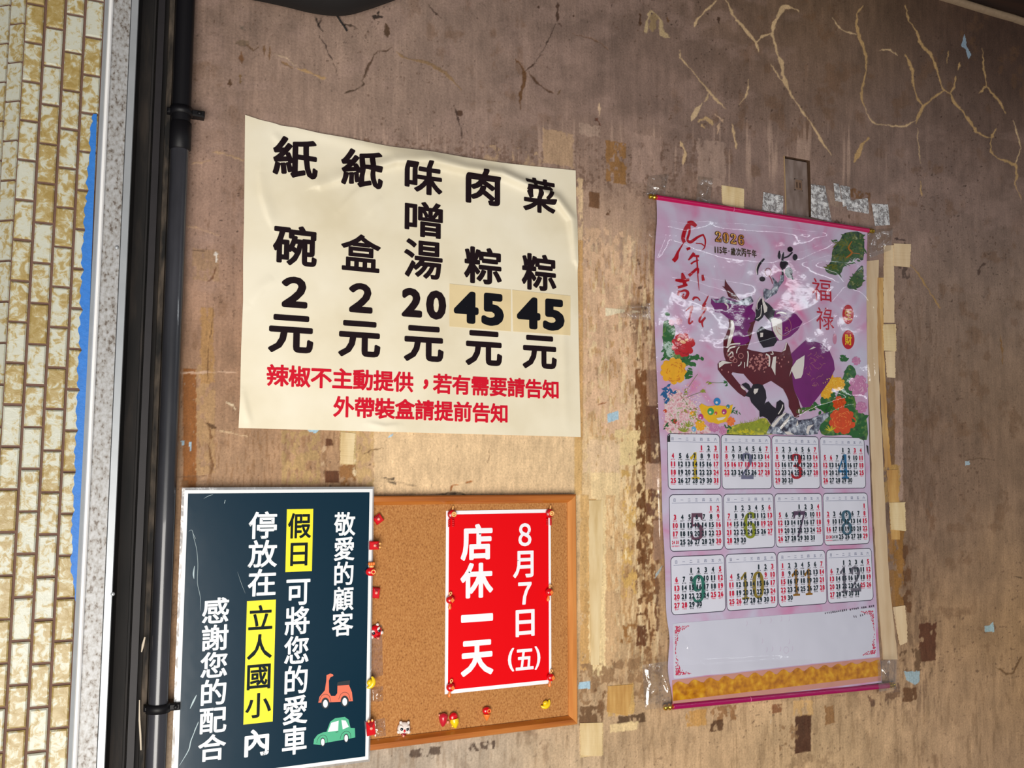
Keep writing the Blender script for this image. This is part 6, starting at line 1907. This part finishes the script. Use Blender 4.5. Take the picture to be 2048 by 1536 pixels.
def lion_pin(px, py, y, lab, body, brow, ang=0.0):
    r = pin_root('lion_head_pin', px, py, y, lab)
    m = MB(); m.ell(at_(r, 0, 3.6, 0), (9*mm, 4.6*mm, 8.4*mm), 22, 14); rot2(m, r, ang); m.build('head', body, r)
    for s_ in (-1, 1):
        m = MB(); m.ell(at_(r, s_*4.0, 6.9, 2.4), (3.4*mm, 1.5*mm, 1.8*mm), 12, 8, s_*.5); rot2(m, r, ang); m.build('brow', brow, r, 'pale brow')
        m = MB(); m.ell(at_(r, s_*3.9, 7.3, -.4), (2.3*mm, 1.4*mm, 2.2*mm), 12, 8); rot2(m, r, ang); m.build('eye', PB, r, 'black eye')
        m = MB(); m.ell(at_(r, s_*7.0, 5, -4.5), (2.6*mm, 2*mm, 2.6*mm), 12, 8); rot2(m, r, ang); m.build('cheek', PW, r, 'white cheek tuft')
        m = MB(); m.ell(at_(r, s_*5.4, 4, 7.4), (2.2*mm, 1.8*mm, 2.2*mm), 10, 8); rot2(m, r, ang); m.build('ear', PW, r, 'white ear')
    m = MB(); m.ell(at_(r, 0, 8.0, -2.6), (1.6*mm, 1.4*mm, 2*mm), 10, 8); rot2(m, r, ang); m.build('nose', PR, r, 'red nose')
    m = MB(); m.ell(at_(r, 0, 6.4, -7.2), (4*mm, 1.8*mm, 1.6*mm), 12, 8); rot2(m, r, ang); m.build('mouth', PRD, r, 'red mouth')
    m = MB(); m.ell(at_(r, -.2, 6.8, -9.0), (1.6*mm, 1.4*mm, 2.0*mm), 10, 8); rot2(m, r, ang); m.build('tongue', PPK, r, 'pink tongue')
    return r


def ingot_pin(px, py, y, lab, ang=0.0):
    r = pin_root('gold_ingot_pin', px, py, y, lab)
    m = MB()
    pts, rad = [], []
    for i in range(13):
        a = math.radians(200+140*i/12)
        pts.append(at_(r, 8.0*math.cos(a), 3.2, 4+8.0*math.sin(a))); rad.append((1.0+2.6*math.sin(math.pi*i/12))*mm)
    m.tube(pts, rad, 12); rot2(m, r, ang); m.build('boat', PY, r)
    m = MB(); m.ell(at_(r, 0, 4.2, 1.2), (4.2*mm, 3.2*mm, 3.4*mm), 14, 10); rot2(m, r, ang); m.build('dome', PY, r)
    return r


envelope_pin(755, 1038, YK, 'tilted red envelope push pin, topmost in the column beside the teal sign', .62, 11.5, 11.5)
envelope_pin(747, 1090.5, YS, 'red envelope push pin lying sideways on the white edge of the teal sign', -1.57, 11, 13, True)
bag_pin(740.5, 1139, YS, 'red money bag push pin on the right edge of the teal sign')
envelope_pin(750, 1185, YK, 'upright red envelope push pin below the money bag, on bare cork', -.12, 10.5, 14)
lion_pin(749.5, 1262, YK, 'red and white lion head push pin right of the teal sign', PR, PW, .35)
ingot_pin(739, 1364, YS, 'yellow gold ingot push pin half over the teal sign edge', 1.15)
r = envelope_pin(740, 1455, YS, 'red envelope push pin with gold beads at the lower right edge of the teal sign', .1, 11.5, 18, True)
lion_pin(806, 1455, YK, 'white lion head push pin near the bottom rail of the cork board', PW, PW, -.12)
r = pin_root('fan_pin', 885, 1437, YK, 'plain red drop shaped push pin left of the red and yellow one')
m = MB(); m.tube([at_(r, 0, 3.5, 8), at_(r, 0, 4, 6.5), at_(r, -.4, 4, 2), at_(r, -.6, 4, -4), at_(r, -.8, 3.6, -8.5), at_(r, -.8, 3, -10)], [1.5*mm, 5.6*mm, 6.4*mm, 4.8*mm, 2.4*mm, .6*mm], 18); m.build('drop_body', mat('pin_rose', (204, 32, 52), .3, coat=.5, var=.25, vscale=500), r)
m = MB(); m.ell(at_(r, 6.8, 3, -5), (1.6*mm, 1.5*mm, 2.2*mm), 10, 8); m.build('tail_bead', PPK, r, 'pale bead')
m = MB(); m.ell(at_(r, -6, 4, 6), (1.3*mm, 1.2*mm, 1.5*mm), 8, 6); m.build('top_bead', PPK, r, 'pale bead')
r = pin_root('fan_pin', 906, 1439, YK, 'red push pin with a bright yellow lower half')
m = MB(); m.ell(at_(r, -.8, 4, 4.2), (6.2*mm, 4*mm, 6.4*mm), 18, 12); m.build('cap', PR, r)
m = MB()
rg = random.Random(2)
m.tube([at_(r, 0, 4, 2), at_(r, .4, 4.4, -1), at_(r, 1.2, 4.2, -5), at_(r, 2.2, 3.4, -9.5), at_(r, 2.6, 3, -11)], [5.8*mm, 6.4*mm, 5*mm, 2.6*mm, 1.0*mm], 18)
for i in range(14): m.ell(at_(r, rg.uniform(-4, 5), 7.4, rg.uniform(-8, 1)*.9), (1.3*mm, 1.1*mm, 1.3*mm), 8, 6)
m.build('grains', PY, r, 'bright yellow lower half')
r = pin_root('firecracker_pin', 971, 1425, YK, 'small red and orange tapering push pin right of the yellow topped pair')
m = MB(); m.ell(at_(r, 0, 4, 3.6), (6.4*mm, 4.2*mm, 5.2*mm), 18, 12); m.build('crown', PR, r)
m = MB(); m.torus(at_(r, 2.4, 7.6, 3.4), 2.4*mm, .9*mm, 16, 8); m.build('coin_ring', PO, r, 'orange coin outline')
m = MB(); m.tube([at_(r, .4, 4, -1), at_(r, .4, 4, -2.4), at_(r, .6, 3.8, -6), at_(r, .6, 3.2, -9.5), at_(r, .6, 3, -10.5)], [5.2*mm, 5*mm, 3.4*mm, 1.4*mm, .5*mm], 16); m.build('cone', PO, r, 'orange cone')
ingot_pin(1089, 1406, YK, 'yellow gold ingot push pin alone under the red notice', .5)
knot_pin(902.5, 1028.5, YN-.0006, 'red knot push pin at the top left corner of the red notice')
knot_pin(1097.5, 1026.5, YN-.0006, 'red knot push pin at the top right corner of the red notice')
lantern_pin(898.5, 1199, YN-.0006, 'red lantern push pin on the left edge of the red notice')
lantern_pin(1096, 1183.5, YN-.0006, 'red lantern push pin on the right edge of the red notice', True, -.12)
lantern_pin(899, 1373.5, YN-.0006, 'red lantern push pin at the bottom left corner of the red notice', True, -.1)
lantern_pin(1099, 1353.5, YN-.0006, 'red lantern push pin at the bottom right corner of the red notice', True, -.1)
